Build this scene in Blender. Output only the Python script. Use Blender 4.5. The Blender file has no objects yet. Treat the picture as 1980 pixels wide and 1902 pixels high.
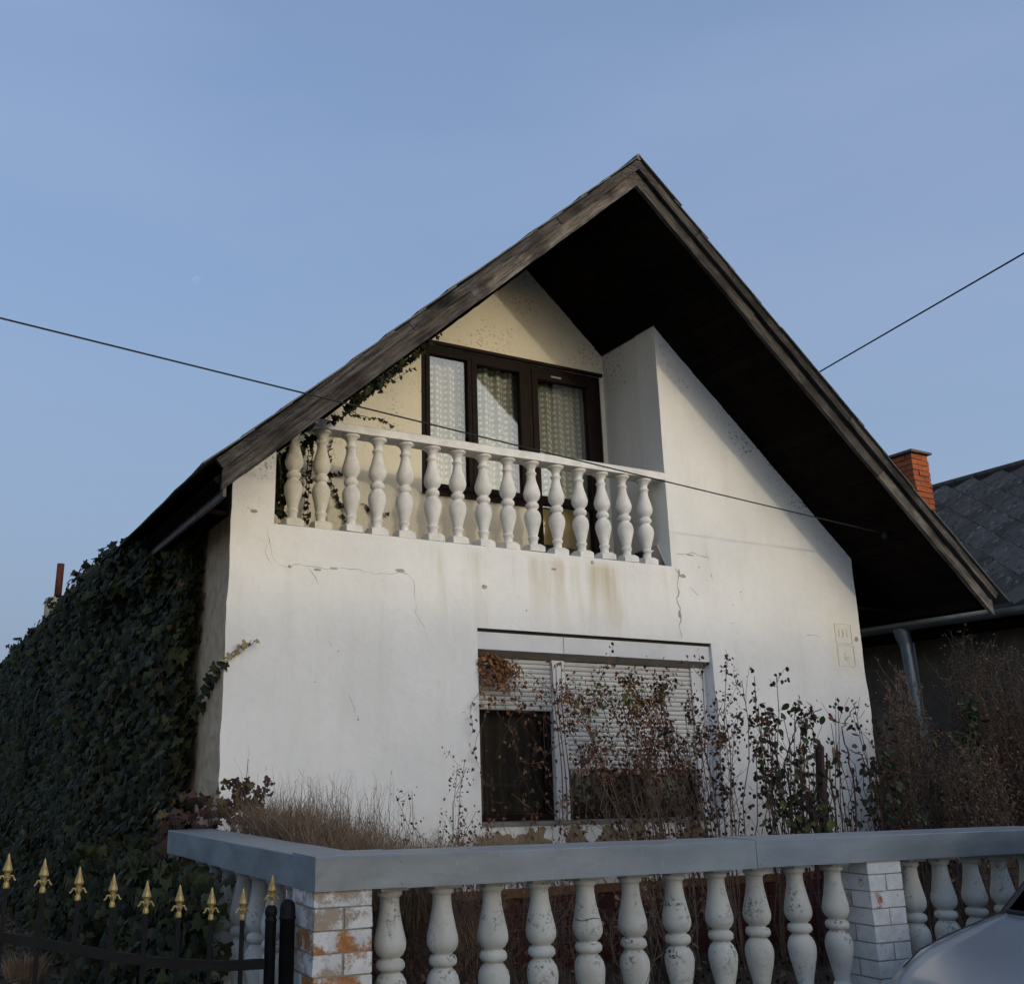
import bpy, bmesh, math, random
import numpy as np
from mathutils import Vector, Matrix, noise
random.seed(7)
C = bpy.context.scene.collection
R = math.radians

# ---------------------------------------------------------------- camera
cam = bpy.data.cameras.new("camera"); camo = bpy.data.objects.new("camera", cam); C.objects.link(camo)
yaw, pitch, roll = R(26.11), R(16.018), R(-.124)
cy, sy, cp, sp = math.cos(yaw), math.sin(yaw), math.cos(pitch), math.sin(pitch)
F = Vector((sy*cp, cy*cp, sp)); R0 = Vector((cy, -sy, 0)); U0 = R0.cross(F)
RR = math.cos(roll)*R0 + math.sin(roll)*U0; UU = -math.sin(roll)*R0 + math.cos(roll)*U0
m3 = Matrix((RR, UU, -F)).transposed()
camo.matrix_world = m3.to_4x4()
cam.sensor_fit = 'HORIZONTAL'; cam.sensor_width = 36; cam.lens = 36*1959.26/1980
cam.shift_x = (990-779)/1980; cam.shift_y = -(951-933.65)/1980
cam.clip_start = .05; cam.clip_end = 20000
bpy.context.scene.camera = camo

# ---------------------------------------------------------------- sky and sun
SUN = Vector((.25, -1, .165)).normalized()
world = bpy.data.worlds.new("World"); bpy.context.scene.world = world; world.use_nodes = True
wn, wl = world.node_tree.nodes, world.node_tree.links
wn.clear()
sky = wn.new('ShaderNodeTexSky'); sky.sky_type = 'NISHITA'; sky.sun_disc = False
sky.sun_elevation = math.asin(SUN.z); sky.sun_rotation = math.atan2(SUN.x, SUN.y)
sky.air_density = 1.0; sky.dust_density = 4.0; sky.ozone_density = 2.8; sky.altitude = 100
tc = wn.new('ShaderNodeTexCoord'); mp = wn.new('ShaderNodeMapping'); mp.inputs['Scale'].default_value = (1.2, 1.2, 4.5)
mp.inputs['Rotation'].default_value = (0, R(14), 0)
nz = wn.new('ShaderNodeTexNoise'); nz.inputs['Scale'].default_value = 1.6; nz.inputs['Detail'].default_value = 5; nz.inputs['Roughness'].default_value = .45
cr = wn.new('ShaderNodeValToRGB'); cr.color_ramp.elements[0].position = .38; cr.color_ramp.elements[1].position = .72
cr.color_ramp.elements[0].color = (.36, .36, .36, 1); cr.color_ramp.elements[1].color = (.56, .56, .56, 1)
mx = wn.new('ShaderNodeMix'); mx.data_type = 'RGBA'; mx.inputs['B'].default_value = (1.48, 1.84, 2.72, 1)
bg = wn.new('ShaderNodeBackground'); bg.inputs['Strength'].default_value = .13
wo = wn.new('ShaderNodeOutputWorld')
wl.new(tc.outputs['Generated'], mp.inputs['Vector']); wl.new(mp.outputs[0], nz.inputs['Vector']); wl.new(nz.outputs['Fac'], cr.inputs[0])
wl.new(cr.outputs[0], mx.inputs['Factor']); wl.new(sky.outputs[0], mx.inputs['A']); 
# low grey-blue haze towards the horizon, strongest opposite the sun
sx_ = wn.new('ShaderNodeSeparateXYZ'); wl.new(tc.outputs['Generated'], sx_.inputs[0])
h1 = wn.new('ShaderNodeMapRange'); wl.new(sx_.outputs[2], h1.inputs['Value']); h1.inputs['From Min'].default_value = .62; h1.inputs['From Max'].default_value = .08
dt = wn.new('ShaderNodeVectorMath'); dt.operation = 'DOT_PRODUCT'; wl.new(tc.outputs['Generated'], dt.inputs[0]); dt.inputs[1].default_value = Vector((SUN.x, SUN.y, 0)).normalized()
h2 = wn.new('ShaderNodeMapRange'); wl.new(dt.outputs['Value'], h2.inputs['Value']); h2.inputs['From Min'].default_value = .4; h2.inputs['From Max'].default_value = -.5; h2.inputs['To Max'].default_value = .85
hm = wn.new('ShaderNodeMath'); hm.operation = 'MULTIPLY'; wl.new(h1.outputs[0], hm.inputs[0]); wl.new(h2.outputs[0], hm.inputs[1])
hx = wn.new('ShaderNodeMix'); hx.data_type = 'RGBA'; hx.inputs['B'].default_value = (1.06, 1.34, 1.85, 1); wl.new(hm.outputs[0], hx.inputs['Factor']); wl.new(mx.outputs['Result'], hx.inputs['A'])
# the turbid sky is brighter on the sun's side
gm = wn.new('ShaderNodeMapRange'); wl.new(dt.outputs['Value'], gm.inputs['Value']); gm.inputs['From Min'].default_value = -1; gm.inputs['From Max'].default_value = 1; gm.inputs['To Min'].default_value = .85; gm.inputs['To Max'].default_value = 1.12
gs = wn.new('ShaderNodeVectorMath'); gs.operation = 'SCALE'; wl.new(hx.outputs['Result'], gs.inputs[0]); wl.new(gm.outputs[0], gs.inputs['Scale'])
wl.new(gs.outputs[0], bg.inputs['Color']); wl.new(bg.outputs[0], wo.inputs[0])
sl = bpy.data.lights.new("sun", 'SUN'); sl.energy = .24; sl.angle = R(1.3); sl.color = (1, .86, .64)
so = bpy.data.objects.new("sun", sl); C.objects.link(so); so.rotation_euler = SUN.to_track_quat('Z', 'Y').to_euler()
vs = bpy.context.scene.view_settings
vs.view_transform = 'Standard'; vs.look = 'None'; vs.gamma = 1; vs.exposure = 1.18
vs.use_curve_mapping = False

# ---------------------------------------------------------------- materials
class NT:
    def __init__(s, name):
        s.m = bpy.data.materials.new(name); s.m.use_nodes = True; s.n = s.m.node_tree.nodes; s.l = s.m.node_tree.links
        s.b = s.n['Principled BSDF']; s.out = s.n['Material Output']
        s.t = s.n.new('ShaderNodeTexCoord'); s.co = s.t.outputs['Object']
    def setin(s, node, k, v):
        if hasattr(v, 'is_output') or isinstance(v, bpy.types.NodeSocket): s.l.new(v, node.inputs[k])
        else: node.inputs[k].default_value = v
    def map(s, scale=(1, 1, 1), rot=(0, 0, 0), co=None, loc=(0, 0, 0)):
        n = s.n.new('ShaderNodeMapping'); s.l.new(co or s.co, n.inputs['Vector'])
        n.inputs['Scale'].default_value = scale; n.inputs['Rotation'].default_value = rot; s.setin(n, 'Location', loc)
        return n.outputs[0]
    def noise(s, scale, detail=4, rough=.55, co=None, dist=0):
        n = s.n.new('ShaderNodeTexNoise'); s.l.new(co or s.co, n.inputs['Vector'])
        n.inputs['Scale'].default_value = scale; n.inputs['Detail'].default_value = detail; n.inputs['Roughness'].default_value = rough; n.inputs['Distortion'].default_value = dist
        return n.outputs['Fac']
    def vor(s, scale, co=None, rnd=1, out='Distance'):
        n = s.n.new('ShaderNodeTexVoronoi'); s.l.new(co or s.co, n.inputs['Vector']); n.inputs['Scale'].default_value = scale; n.inputs['Randomness'].default_value = rnd
        return n.outputs[out]
    def ramp(s, f, a, b, va=0, vb=1):
        n = s.n.new('ShaderNodeMapRange'); s.setin(n, 'Value', f); n.inputs['From Min'].default_value = a; n.inputs['From Max'].default_value = b
        n.inputs['To Min'].default_value = va; n.inputs['To Max'].default_value = vb; return n.outputs[0]
    def math(s, op, a, b=0):
        n = s.n.new('ShaderNodeMath'); n.operation = op; s.setin(n, 0, a); s.setin(n, 1, b); return n.outputs[0]
    def mix(s, f, a, b):
        n = s.n.new('ShaderNodeMix'); n.data_type = 'RGBA'
        for k, v in (('Factor', f), ('A', a), ('B', b)):
            if isinstance(v, tuple) and len(v) == 3: v = (*v, 1)
            s.setin(n, k, v)
        return n.outputs['Result']
    def sep(s, co=None):
        n = s.n.new('ShaderNodeSeparateXYZ'); s.l.new(co or s.co, n.inputs[0]); return n.outputs
    def rand(s):
        return s.n.new('ShaderNodeObjectInfo').outputs['Random']
    def island(s):
        return s.n.new('ShaderNodeNewGeometry').outputs['Random Per Island']
    def bump(s, h, st=.3, dist=.01):
        n = s.n.new('ShaderNodeBump'); s.l.new(h, n.inputs['Height']); n.inputs['Strength'].default_value = st; n.inputs['Distance'].default_value = dist
        s.l.new(n.outputs[0], s.b.inputs['Normal'])
    def done(s, col, rough=.8, metal=0, spec=None, **kw):
        if isinstance(col, tuple) and len(col) == 3: col = (*col, 1)
        s.setin(s.b, 'Base Color', col); s.setin(s.b, 'Roughness', rough); s.setin(s.b, 'Metallic', metal)
        if spec is not None: s.b.inputs['Specular IOR Level'].default_value = spec
        for k, v in kw.items(): s.setin(s.b, k, v)
        return s.m

def plaster(name, col, facade=False, niche=False):
    t = NT(name)
    big = t.noise(1.1, 5, .6); fine = t.noise(14, 6, .65)
    c = t.mix(t.ramp(big, .35, .7), tuple(x*.94 for x in col), tuple(min(1, x*1.04) for x in col))
    c = t.mix(t.ramp(fine, .5, .75, 0, .25), c, tuple(x*.8 for x in col))
    # dirt running down in long soft streaks
    st = t.noise(5, 4, .6, co=t.map((1, 1, .12)))
    c = t.mix(t.ramp(st, .52, .76, 0, .34), c, (col[0]*.8, col[1]*.78, col[2]*.68))
    X, Y, Z = t.sep()
    if facade:
        # yellow rust-water drips under the balcony sill
        band = t.math('MULTIPLY', t.ramp(Z, 1.1, 1.75), t.ramp(Z, 1.93, 1.85))
        band = t.math('MULTIPLY', band, t.math('MULTIPLY', t.ramp(X, 3.7, 4.2), t.ramp(X, 6.8, 6.3)))
        dr = t.noise(4.2, 3, .55, co=t.map((1, 1, .1), loc=(3.3, 0, 0)))
        c = t.mix(t.math('MULTIPLY', t.ramp(dr, .48, .68, 0, .75), band), c, (.50, .42, .25))
        # soft-edged cream patch around the number boxes
        px = t.math('MULTIPLY', t.ramp(X, 8.64, 8.76), t.ramp(X, 9.12, 9.03)); pz = t.math('MULTIPLY', t.ramp(Z, .90, 1.06), t.ramp(Z, 1.75, 1.5))
        w = t.ramp(t.noise(5, 3), .35, .55, .65, 1)
        c = t.mix(t.math('MULTIPLY', t.math('MULTIPLY', px, pz), t.math('MULTIPLY', w, .75)), c, (.80, .78, .66))
        # splash dirt near the ground
        low = t.math('MULTIPLY', t.ramp(Z, -.2, -.8, 0, .6), t.ramp(t.noise(3, 5), .3, .7))
        c = t.mix(low, c, (.33, .29, .22))
    # black mould specks under the roof line
    if facade or niche:
        d = t.math('ABSOLUTE', t.math('SUBTRACT', X, 5.69))
        roofz = t.math('SUBTRACT', 5.33, t.math('MULTIPLY', d, .895))
        gap = t.math('SUBTRACT', roofz, Z)
        near = t.ramp(gap, .95 if niche else .5, .1)
        patch = t.ramp(t.noise(2.6, 3, .5), .46, .6)
        sp_ = t.ramp(t.noise(34, 3, .7), .56, .64)
        c = t.mix(t.math('MULTIPLY', t.math('MULTIPLY', near, patch), t.math('MULTIPLY', sp_, .85)), c, (.06, .05, .035))
    mid = t.noise(4.5, 4, .55, dist=.8)
    t.bump(t.math('ADD', t.math('ADD', t.math('MULTIPLY', big, 2.0), t.math('MULTIPLY', mid, 2.2)), t.math('ADD', fine, t.math('MULTIPLY', t.noise(60, 3), .4))), .38, .008)
    return t.done(c, .92, spec=.2)

def wood(name, a, b, rough=.85, scale=1.0, grain=.5, bump=.6, grime=None, spec=.12):
    t = NT(name)
    r = t.rand(); off = t.n.new('ShaderNodeCombineXYZ'); t.l.new(t.math('MULTIPLY', r, 37), off.inputs[0]); t.l.new(t.math('MULTIPLY', r, 11), off.inputs[2])
    co = t.map((.8*scale, 14*scale, 14*scale), loc=off.outputs[0])
    g = t.noise(2.2, 8, .75, co=co, dist=.4)
    c = t.mix(t.ramp(g, .36, .62), a, b)
    big = t.noise(2.2, 3, .5, co=t.map((1, 2.5, 2.5), loc=off.outputs[0]))
    c = t.mix(t.ramp(big, .5, .68, 0, grain), c, tuple(x*.3 for x in a))
    f = t.noise(7, 6, .7, co=co)
    c = t.mix(t.ramp(f, .54, .66, 0, .75), c, tuple(x*.35 for x in a))
    c = t.mix(t.math('MULTIPLY', r, .55), c, tuple(x*.6 for x in a))
    if grime: c = t.mix(t.ramp(t.noise(1.7, 4, .6), .5, .66, 0, .7), c, grime)
    t.bump(t.math('ADD', g, f), bump, .006)
    return t.done(c, rough, spec=spec)

def simple(name, a, b=None, scale=6, rough=.8, metal=0, bump=0, spec=.3, rnd=0, **kw):
    t = NT(name); b = b or tuple(x*.7 for x in a)
    n = t.noise(scale, 5, .6)
    c = t.mix(t.ramp(n, .35, .68), a, b)
    if rnd: c = t.mix(t.math('MULTIPLY', t.rand(), rnd), c, tuple(x*.4 for x in b))
    if bump: t.bump(n, bump, .008)
    return t.done(c, rough, metal, spec, **kw)

def leafmat(name, cols, rough=.45, trans=0.0):
    t = NT(name); r = t.island()
    n = t.n.new('ShaderNodeValToRGB'); t.l.new(r, n.inputs[0]); n.color_ramp.interpolation = 'CONSTANT'
    n.color_ramp.elements[0].color = (*cols[0], 1); n.color_ramp.elements[1].color = (*cols[-1], 1); n.color_ramp.elements[1].position = 1-1/len(cols)
    for i, cc in enumerate(cols[1:-1]):
        e = n.color_ramp.elements.new((i+1)/len(cols)); e.color = (*cc, 1)
    c = t.mix(t.ramp(t.noise(25, 3), .4, .7, 0, .35), n.outputs[0], tuple(x*.5 for x in cols[0]))
    t.done(c, rough, spec=.18)
    return t.m

M = {}
M['facade'] = plaster('white_plaster', (.85, .845, .81), facade=True)
M['white'] = plaster('niche_plaster', (.80, .79, .76), niche=True)
M['cream'] = plaster('cream_plaster', (.78, .74, .61), niche=True)
M['sideplaster'] = simple('rough_plaster', (.60, .45, .29), (.40, .30, .20), 9, .95, bump=.9)
M['barge'] = wood('weathered_wood', (.045, .038, .034), (.31, .28, .245), bump=2.0, grime=(.016, .013, .012), grain=.85, scale=1.5)
M['verge'] = wood('verge_wood', (.030, .026, .024), (.20, .182, .165), bump=2.0, grime=(.012, .011, .010), grain=.85, scale=1.5)
M['fasc'] = wood('fascia_wood', (.16, .14, .13), (.24, .21, .20))
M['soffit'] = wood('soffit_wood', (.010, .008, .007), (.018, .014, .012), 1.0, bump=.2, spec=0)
M['frame'] = wood('brown_frame_wood', (.008, .004, .003), (.020, .009, .006), .6, bump=.25)
M['balwhite'] = None

def balmat(name, col, dirt, amount):
    t = NT(name); r = t.rand(); off = t.n.new('ShaderNodeCombineXYZ')
    for i, k in enumerate((19, 7, 23)): t.l.new(t.math('MULTIPLY', r, k), off.inputs[i])
    co = t.map(loc=off.outputs[0])
    c = t.mix(t.ramp(t.noise(7, 5, .6, co=co), .4, .7), col, tuple(x*.8 for x in col))
    X, Y, Z = t.sep(t.t.outputs['Normal'])
    up = t.ramp(Z, -.1, .7, .35, 1.2)
    m = t.math('MULTIPLY', t.ramp(t.noise(9, 4, .6, co=co), .50, .62), t.ramp(t.noise(55, 4, .75, co=co), .50, .60))
    m = t.math('MULTIPLY', t.math('MULTIPLY', m, up), amount)
    c = t.mix(t.math('MINIMUM', m, 1), c, dirt)
    st = t.ramp(t.noise(6, 4, .6, co=t.map((1, 1, .25), loc=off.outputs[0])), .52, .72, 0, .45*amount)
    c = t.mix(st, c, (.36, .33, .26))
    t.bump(t.noise(40, 4, co=co), .3, .004)
    return t.done(c, .85, spec=.25)
M['bal'] = balmat('baluster_paint', (.82, .81, .77), (.16, .16, .13), .35)
M['balcream'] = balmat('baluster_cream', (.76, .72, .60), (.16, .14, .10), .55)
M['balold'] = balmat('baluster_mossy', (.55, .55, .50), (.05, .05, .04), 1.35)
M['concrete'] = simple('concrete', (.30, .29, .26), (.18, .17, .15), 6, .95, bump=.5)

def zinc():
    t = NT('zinc_sheet'); n = t.noise(3.0, 4, .5, co=t.map((.6, 1, 2.5)))
    c = t.mix(t.ramp(n, .35, .7), (.215, .245, .26), (.29, .32, .335))
    c = t.mix(t.ramp(t.noise(60, 3, .7), .62, .7, 0, .4), c, (.2, .2, .2))
    c = t.mix(t.ramp(t.noise(5, 5, .7, co=t.map((1, 1, 3))), .50, .72, 0, .5), c, (.17, .19, .20))
    c = t.mix(t.ramp(t.noise(22, 4, .7, co=t.map((3, 3, .5))), .62, .72, 0, .45), c, (.50, .51, .50))
    t.bump(t.noise(3.2, 3, .5), .9, .016)
    return t.done(c, t.ramp(n, .3, .7, .42, .58), .5, .5)
M['zinc'] = zinc()
M['zincpipe'] = simple('zinc_pipe', (.34, .38, .40), (.24, .27, .28), 5, .42, .7)

def pbrick(name, show, orange, white=(.66, .655, .63)):
    t = NT(name); r = t.rand(); off = t.n.new('ShaderNodeCombineXYZ')
    for i, k in enumerate((31, 17, 9)): t.l.new(t.math('MULTIPLY', r, k), off.inputs[i])
    co = t.map(loc=off.outputs[0])
    a = t.ramp(t.math('ADD', t.noise(8, 3, .5, co=co), t.math('MULTIPLY', t.noise(60, 6, .8, co=co), .55)), show+.12, show+.24)
    oc = t.mix(t.ramp(t.noise(30, 4, co=co), .35, .65), orange, tuple(x*.65 for x in orange))
    oc = t.mix(t.ramp(t.rand(), .45, .55), oc, (.33, .27, .20))
    wc = t.mix(t.ramp(t.noise(12, 5, co=co), .4, .7), white, tuple(x*.78 for x in white))
    wc = t.mix(t.ramp(t.noise(70, 4, .8, co=co), .60, .66, 0, .7), wc, (.15, .13, .11))
    c = t.mix(a, wc, oc)
    t.bump(t.math('SUBTRACT', t.noise(35, 5, co=co), t.math('MULTIPLY', a, .5)), .6, .005)
    return t.done(c, .88, spec=.2)
M['pbrick'] = pbrick('painted_brick', .61, (.42, .19, .07))
M['pbrick2'] = pbrick('painted_brick_white', .80, (.40, .17, .10), (.62, .63, .62))
M['pbrickdark'] = pbrick('worn_brick', .55, (.22, .13, .08), (.40, .36, .31))
M['mortar'] = simple('mortar', (.34, .32, .28), (.20, .18, .16), 20, .95, bump=.5)
M['dmortar'] = simple('grey_mortar', (.15, .12, .10), (.10, .08, .07), 20, .95, bump=.5)
M['cbrick'] = simple('chimney_brick', (.46, .13, .045), (.30, .075, .03), 14, .9, bump=.6, rnd=.45)
M['slate'] = None
def slate():
    t = NT('slate_tile'); r = t.rand(); off = t.n.new('ShaderNodeCombineXYZ')
    for i, k in enumerate((13, 29, 5)): t.l.new(t.math('MULTIPLY', r, k), off.inputs[i])
    co = t.map(loc=off.outputs[0])
    c = t.mix(t.ramp(t.noise(7, 5, .6, co=co), .35, .7), (.045, .040, .034), (.095, .084, .070))
    c = t.mix(t.math('MULTIPLY', r, .8), c, (.125, .118, .108))
    c = t.mix(t.ramp(t.noise(6, 4, .6, co=t.map((1, 2.6, 1), loc=off.outputs[0])), .60, .66, 0, .6), c, (.26, .26, .245))
    c = t.mix(t.ramp(t.noise(11, 5, .7, co=co), .54, .66, 0, .85), c, (.018, .020, .011))
    wc = t.noise(1.1, 4, .6, co=t.map(loc=t.n.new('ShaderNodeObjectInfo').outputs['Location']))
    c = t.mix(t.ramp(wc, .5, .7, 0, .4), c, (.025, .024, .018))
    t.bump(t.noise(30, 4, co=co), .5, .005)
    return t.done(c, .9, spec=.12)
M['slate'] = slate()
M['roofsheet'] = simple('roof_sheet', (.16, .165, .15), (.07, .07, .062), 7, .85, bump=.6)
M['iron'] = simple('black_iron', (.0045, .005, .0065), (.008, .009, .011), 12, .6, .0, .1, .15)
def gold():
    t = NT('gold_paint'); n = t.noise(55, 4, .6)
    c = t.mix(t.ramp(n, .4, .7), (.44, .33, .13), (.24, .17, .06)); t.bump(n, .3, .002)
    return t.done(c, .5, .4, .4)
M['gold'] = gold()
M['tile'] = simple('maroon_tile', (.070, .018, .015), (.045, .012, .011), 9, .45, rnd=.5, bump=.1)
M['ledge'] = simple('orange_ledge', (.22, .10, .035), (.10, .055, .03), 14, .9, bump=.6)
M['patch'] = simple('bare_render', (.30, .235, .13), (.19, .145, .085), 14, .95, bump=1.0)
M['crack'] = simple('plaster_crack', (.34, .32, .28), (.46, .43, .39), 20, 1)  # colour of the worn cracks in the plaster
M['chip'] = simple('chipped_render', (.46, .43, .37), (.28, .25, .21), 30, .95, bump=.6)
M['pvc'] = simple('white_pvc', (.70, .70, .70), (.60, .60, .59), 4, .4, spec=.4)
M['pvcgrey'] = simple('grey_pvc', (.24, .22, .20), (.17, .155, .14), 6, .6)
M['slat'] = simple('shutter_slat', (.66, .65, .61), (.54, .53, .49), 5, .5, rnd=.15)
M['blind'] = simple('ochre_blind', (.60, .43, .18), (.48, .33, .13), 8, .6)
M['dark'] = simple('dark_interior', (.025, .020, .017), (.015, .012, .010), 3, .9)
M['darkplastic'] = simple('dark_panel', (.010, .013, .018), (.02, .022, .028), 6, .35, spec=.5)
M['soil'] = simple('garden_soil', (.035, .025, .017), (.06, .045, .03), 9, 1, bump=1)
M['asph'] = simple('asphalt', (.11, .11, .11), (.08, .08, .08), 30, .9, bump=.5)
M['gravel'] = simple('driveway_dirt', (.10, .085, .06), (.05, .05, .03), 5, 1, bump=1)
M['rust'] = simple('rusty_pipe', (.13, .032, .020), (.07, .02, .014), 9, .8, bump=.2)
M['chimpl'] = simple('chimney_plaster', (.50, .43, .28), (.33, .28, .18), 8, .95, bump=.6)
M['brownwall'] = simple('brown_render', (.17, .14, .105), (.11, .09, .07), 5, .95, bump=.7)
M['cable'] = simple('cable_rubber', (.012, .012, .013), (.02, .02, .02), 5, .6)
M['rubber'] = simple('tyre_rubber', (.02, .02, .02), (.03, .03, .03), 15, .9)
M['ivy'] = leafmat('ivy_leaf', [(.014, .018, .006), (.024, .028, .008), (.008, .012, .005), (.044, .050, .014), (.016, .022, .009), (.034, .032, .010)], .62)
M['ivydry'] = leafmat('ivy_leaf_dry', [(.07, .038, .026), (.11, .075, .03), (.045, .027, .024), (.075, .036, .032)], .7)
M['ivyyel'] = leafmat('ivy_leaf_yellow', [(.30, .24, .10), (.24, .17, .07), (.34, .27, .13)], .6)
M['roseleaf'] = leafmat('rose_leaf', [(.035, .060, .022), (.025, .045, .022), (.05, .07, .02), (.04, .05, .03)], .45)
M['yellowleaf'] = leafmat('pale_green_leaf', [(.10, .13, .03), (.16, .17, .04), (.07, .10, .03)], .5)
M['brownleaf'] = leafmat('brown_leaf', [(.18, .085, .045), (.13, .060, .038), (.23, .13, .065), (.08, .046, .036), (.09, .038, .032)], .8)
M['orangeleaf'] = leafmat('orange_leaf', [(.26, .11, .04), (.20, .085, .035), (.32, .17, .07), (.13, .055, .03)], .8)
M['litter'] = leafmat('leaf_litter', [(.09, .06, .035), (.05, .035, .02), (.14, .10, .06), (.04, .03, .02)], .9)
M['capsule'] = leafmat('seed_capsule', [(.045, .026, .022), (.065, .040, .030), (.035, .022, .02), (.09, .055, .035)], .85)
M['capdull'] = leafmat('dull_seed_head', [(.14, .088, .058), (.10, .062, .044), (.20, .14, .09), (.08, .052, .04)], .9)
M['stem'] = simple('shrub_stem', (.17, .115, .080), (.105, .072, .052), 20, .85)
M['stemgrey'] = simple('grey_stem', (.18, .14, .105), (.11, .085, .065), 20, .9)
M['stemred'] = simple('rose_cane', (.070, .025, .030), (.045, .025, .025), 20, .6)
M['straw'] = leafmat('dry_straw', [(.22, .155, .095), (.30, .22, .145), (.14, .095, .062), (.19, .125, .078)], .9)
M['bark'] = simple('stump_bark', (.060, .040, .032), (.035, .022, .018), 18, .95, bump=1)

def glassmat(name, tint=(1, 1, 1), refl=1.0):
    t = NT(name); t.n.remove(t.b)
    tr = t.n.new('ShaderNodeBsdfTransparent'); tr.inputs[0].default_value = (*tint, 1)
    gl = t.n.new('ShaderNodeBsdfGlossy'); gl.inputs['Roughness'].default_value = .03
    fr = t.n.new('ShaderNodeFresnel'); fr.inputs[0].default_value = 1.5
    nb = t.n.new('ShaderNodeBump'); nb.inputs['Strength'].default_value = .08; nb.inputs['Distance'].default_value = .01
    t.l.new(t.noise(2.5, 2), nb.inputs['Height']); t.l.new(nb.outputs[0], gl.inputs['Normal'])
    mx_ = t.n.new('ShaderNodeMixShader'); t.l.new(t.math('MULTIPLY', fr.outputs[0], refl), mx_.inputs[0])
    t.l.new(tr.outputs[0], mx_.inputs[1]); t.l.new(gl.outputs[0], mx_.inputs[2]); t.l.new(mx_.outputs[0], t.out.inputs[0])
    return t.m
M['glass'] = glassmat('window_glass', (.93, .95, .94), 1.6)
M['glassdark'] = glassmat('car_glass', (.25, .28, .30), 1.3)

def lace():
    t = NT('lace_curtain'); 
    X, Y, Z = t.sep()
    cb = t.n.new('ShaderNodeCombineXYZ'); t.l.new(X, cb.inputs[0]); t.l.new(Z, cb.inputs[1])
    co = t.map((19, 15, 1), co=cb.outputs[0])
    v = t.n.new('ShaderNodeTexVoronoi'); v.inputs['Randomness'].default_value = .12; v.inputs['Scale'].default_value = 1; t.l.new(co, v.inputs['Vector'])
    # petals: distance modulated by the angle about each cell centre
    sub = t.n.new('ShaderNodeVectorMath'); sub.operation = 'SUBTRACT'; t.l.new(co, sub.inputs[0]); t.l.new(v.outputs['Position'], sub.inputs[1])
    sx, sy_, sz = t.sep(sub.outputs[0])
    ang = t.math('ARCTAN2', sy_, sx)
    pet = t.math('MULTIPLY', t.math('COSINE', t.math('MULTIPLY', ang, 5)), .12)
    fl = t.ramp(t.math('SUBTRACT', v.outputs['Distance'], pet), .30, .22)
    mesh = t.ramp(t.noise(90, 2, .5), .35, .65, .42, .72)
    a = t.math('MAXIMUM', fl, mesh)
    t.done(t.mix(fl, (.60, .58, .50), (.80, .80, .76)), .9, spec=.1)
    t.setin(t.b, 'Alpha', a)
    return t.m
M['lace'] = lace()
M['curtain'] = simple('dull_curtain', (.075, .060, .048), (.05, .04, .034), 3, .95)
def carpaint():
    t = NT('silver_car_paint')
    c = t.mix(t.ramp(t.noise(260, 2), .3, .7), (.38, .41, .44), (.46, .49, .52))
    c = t.mix(t.ramp(t.noise(9, 5, .65, co=t.map((1, 3, 1))), .60, .74, 0, .25), c, (.18, .19, .19))
    return t.done(c, .28, .45, .5, **{'Coat Weight': .8, 'Coat Roughness': .06})
M['car'] = carpaint()
M['lamp'] = simple('headlamp_plastic', (.45, .47, .5), (.3, .32, .34), 12, .15, .3)
M['black'] = simple('black_plastic', (.012, .012, .013), (.02, .02, .02), 15, .6)

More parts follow.
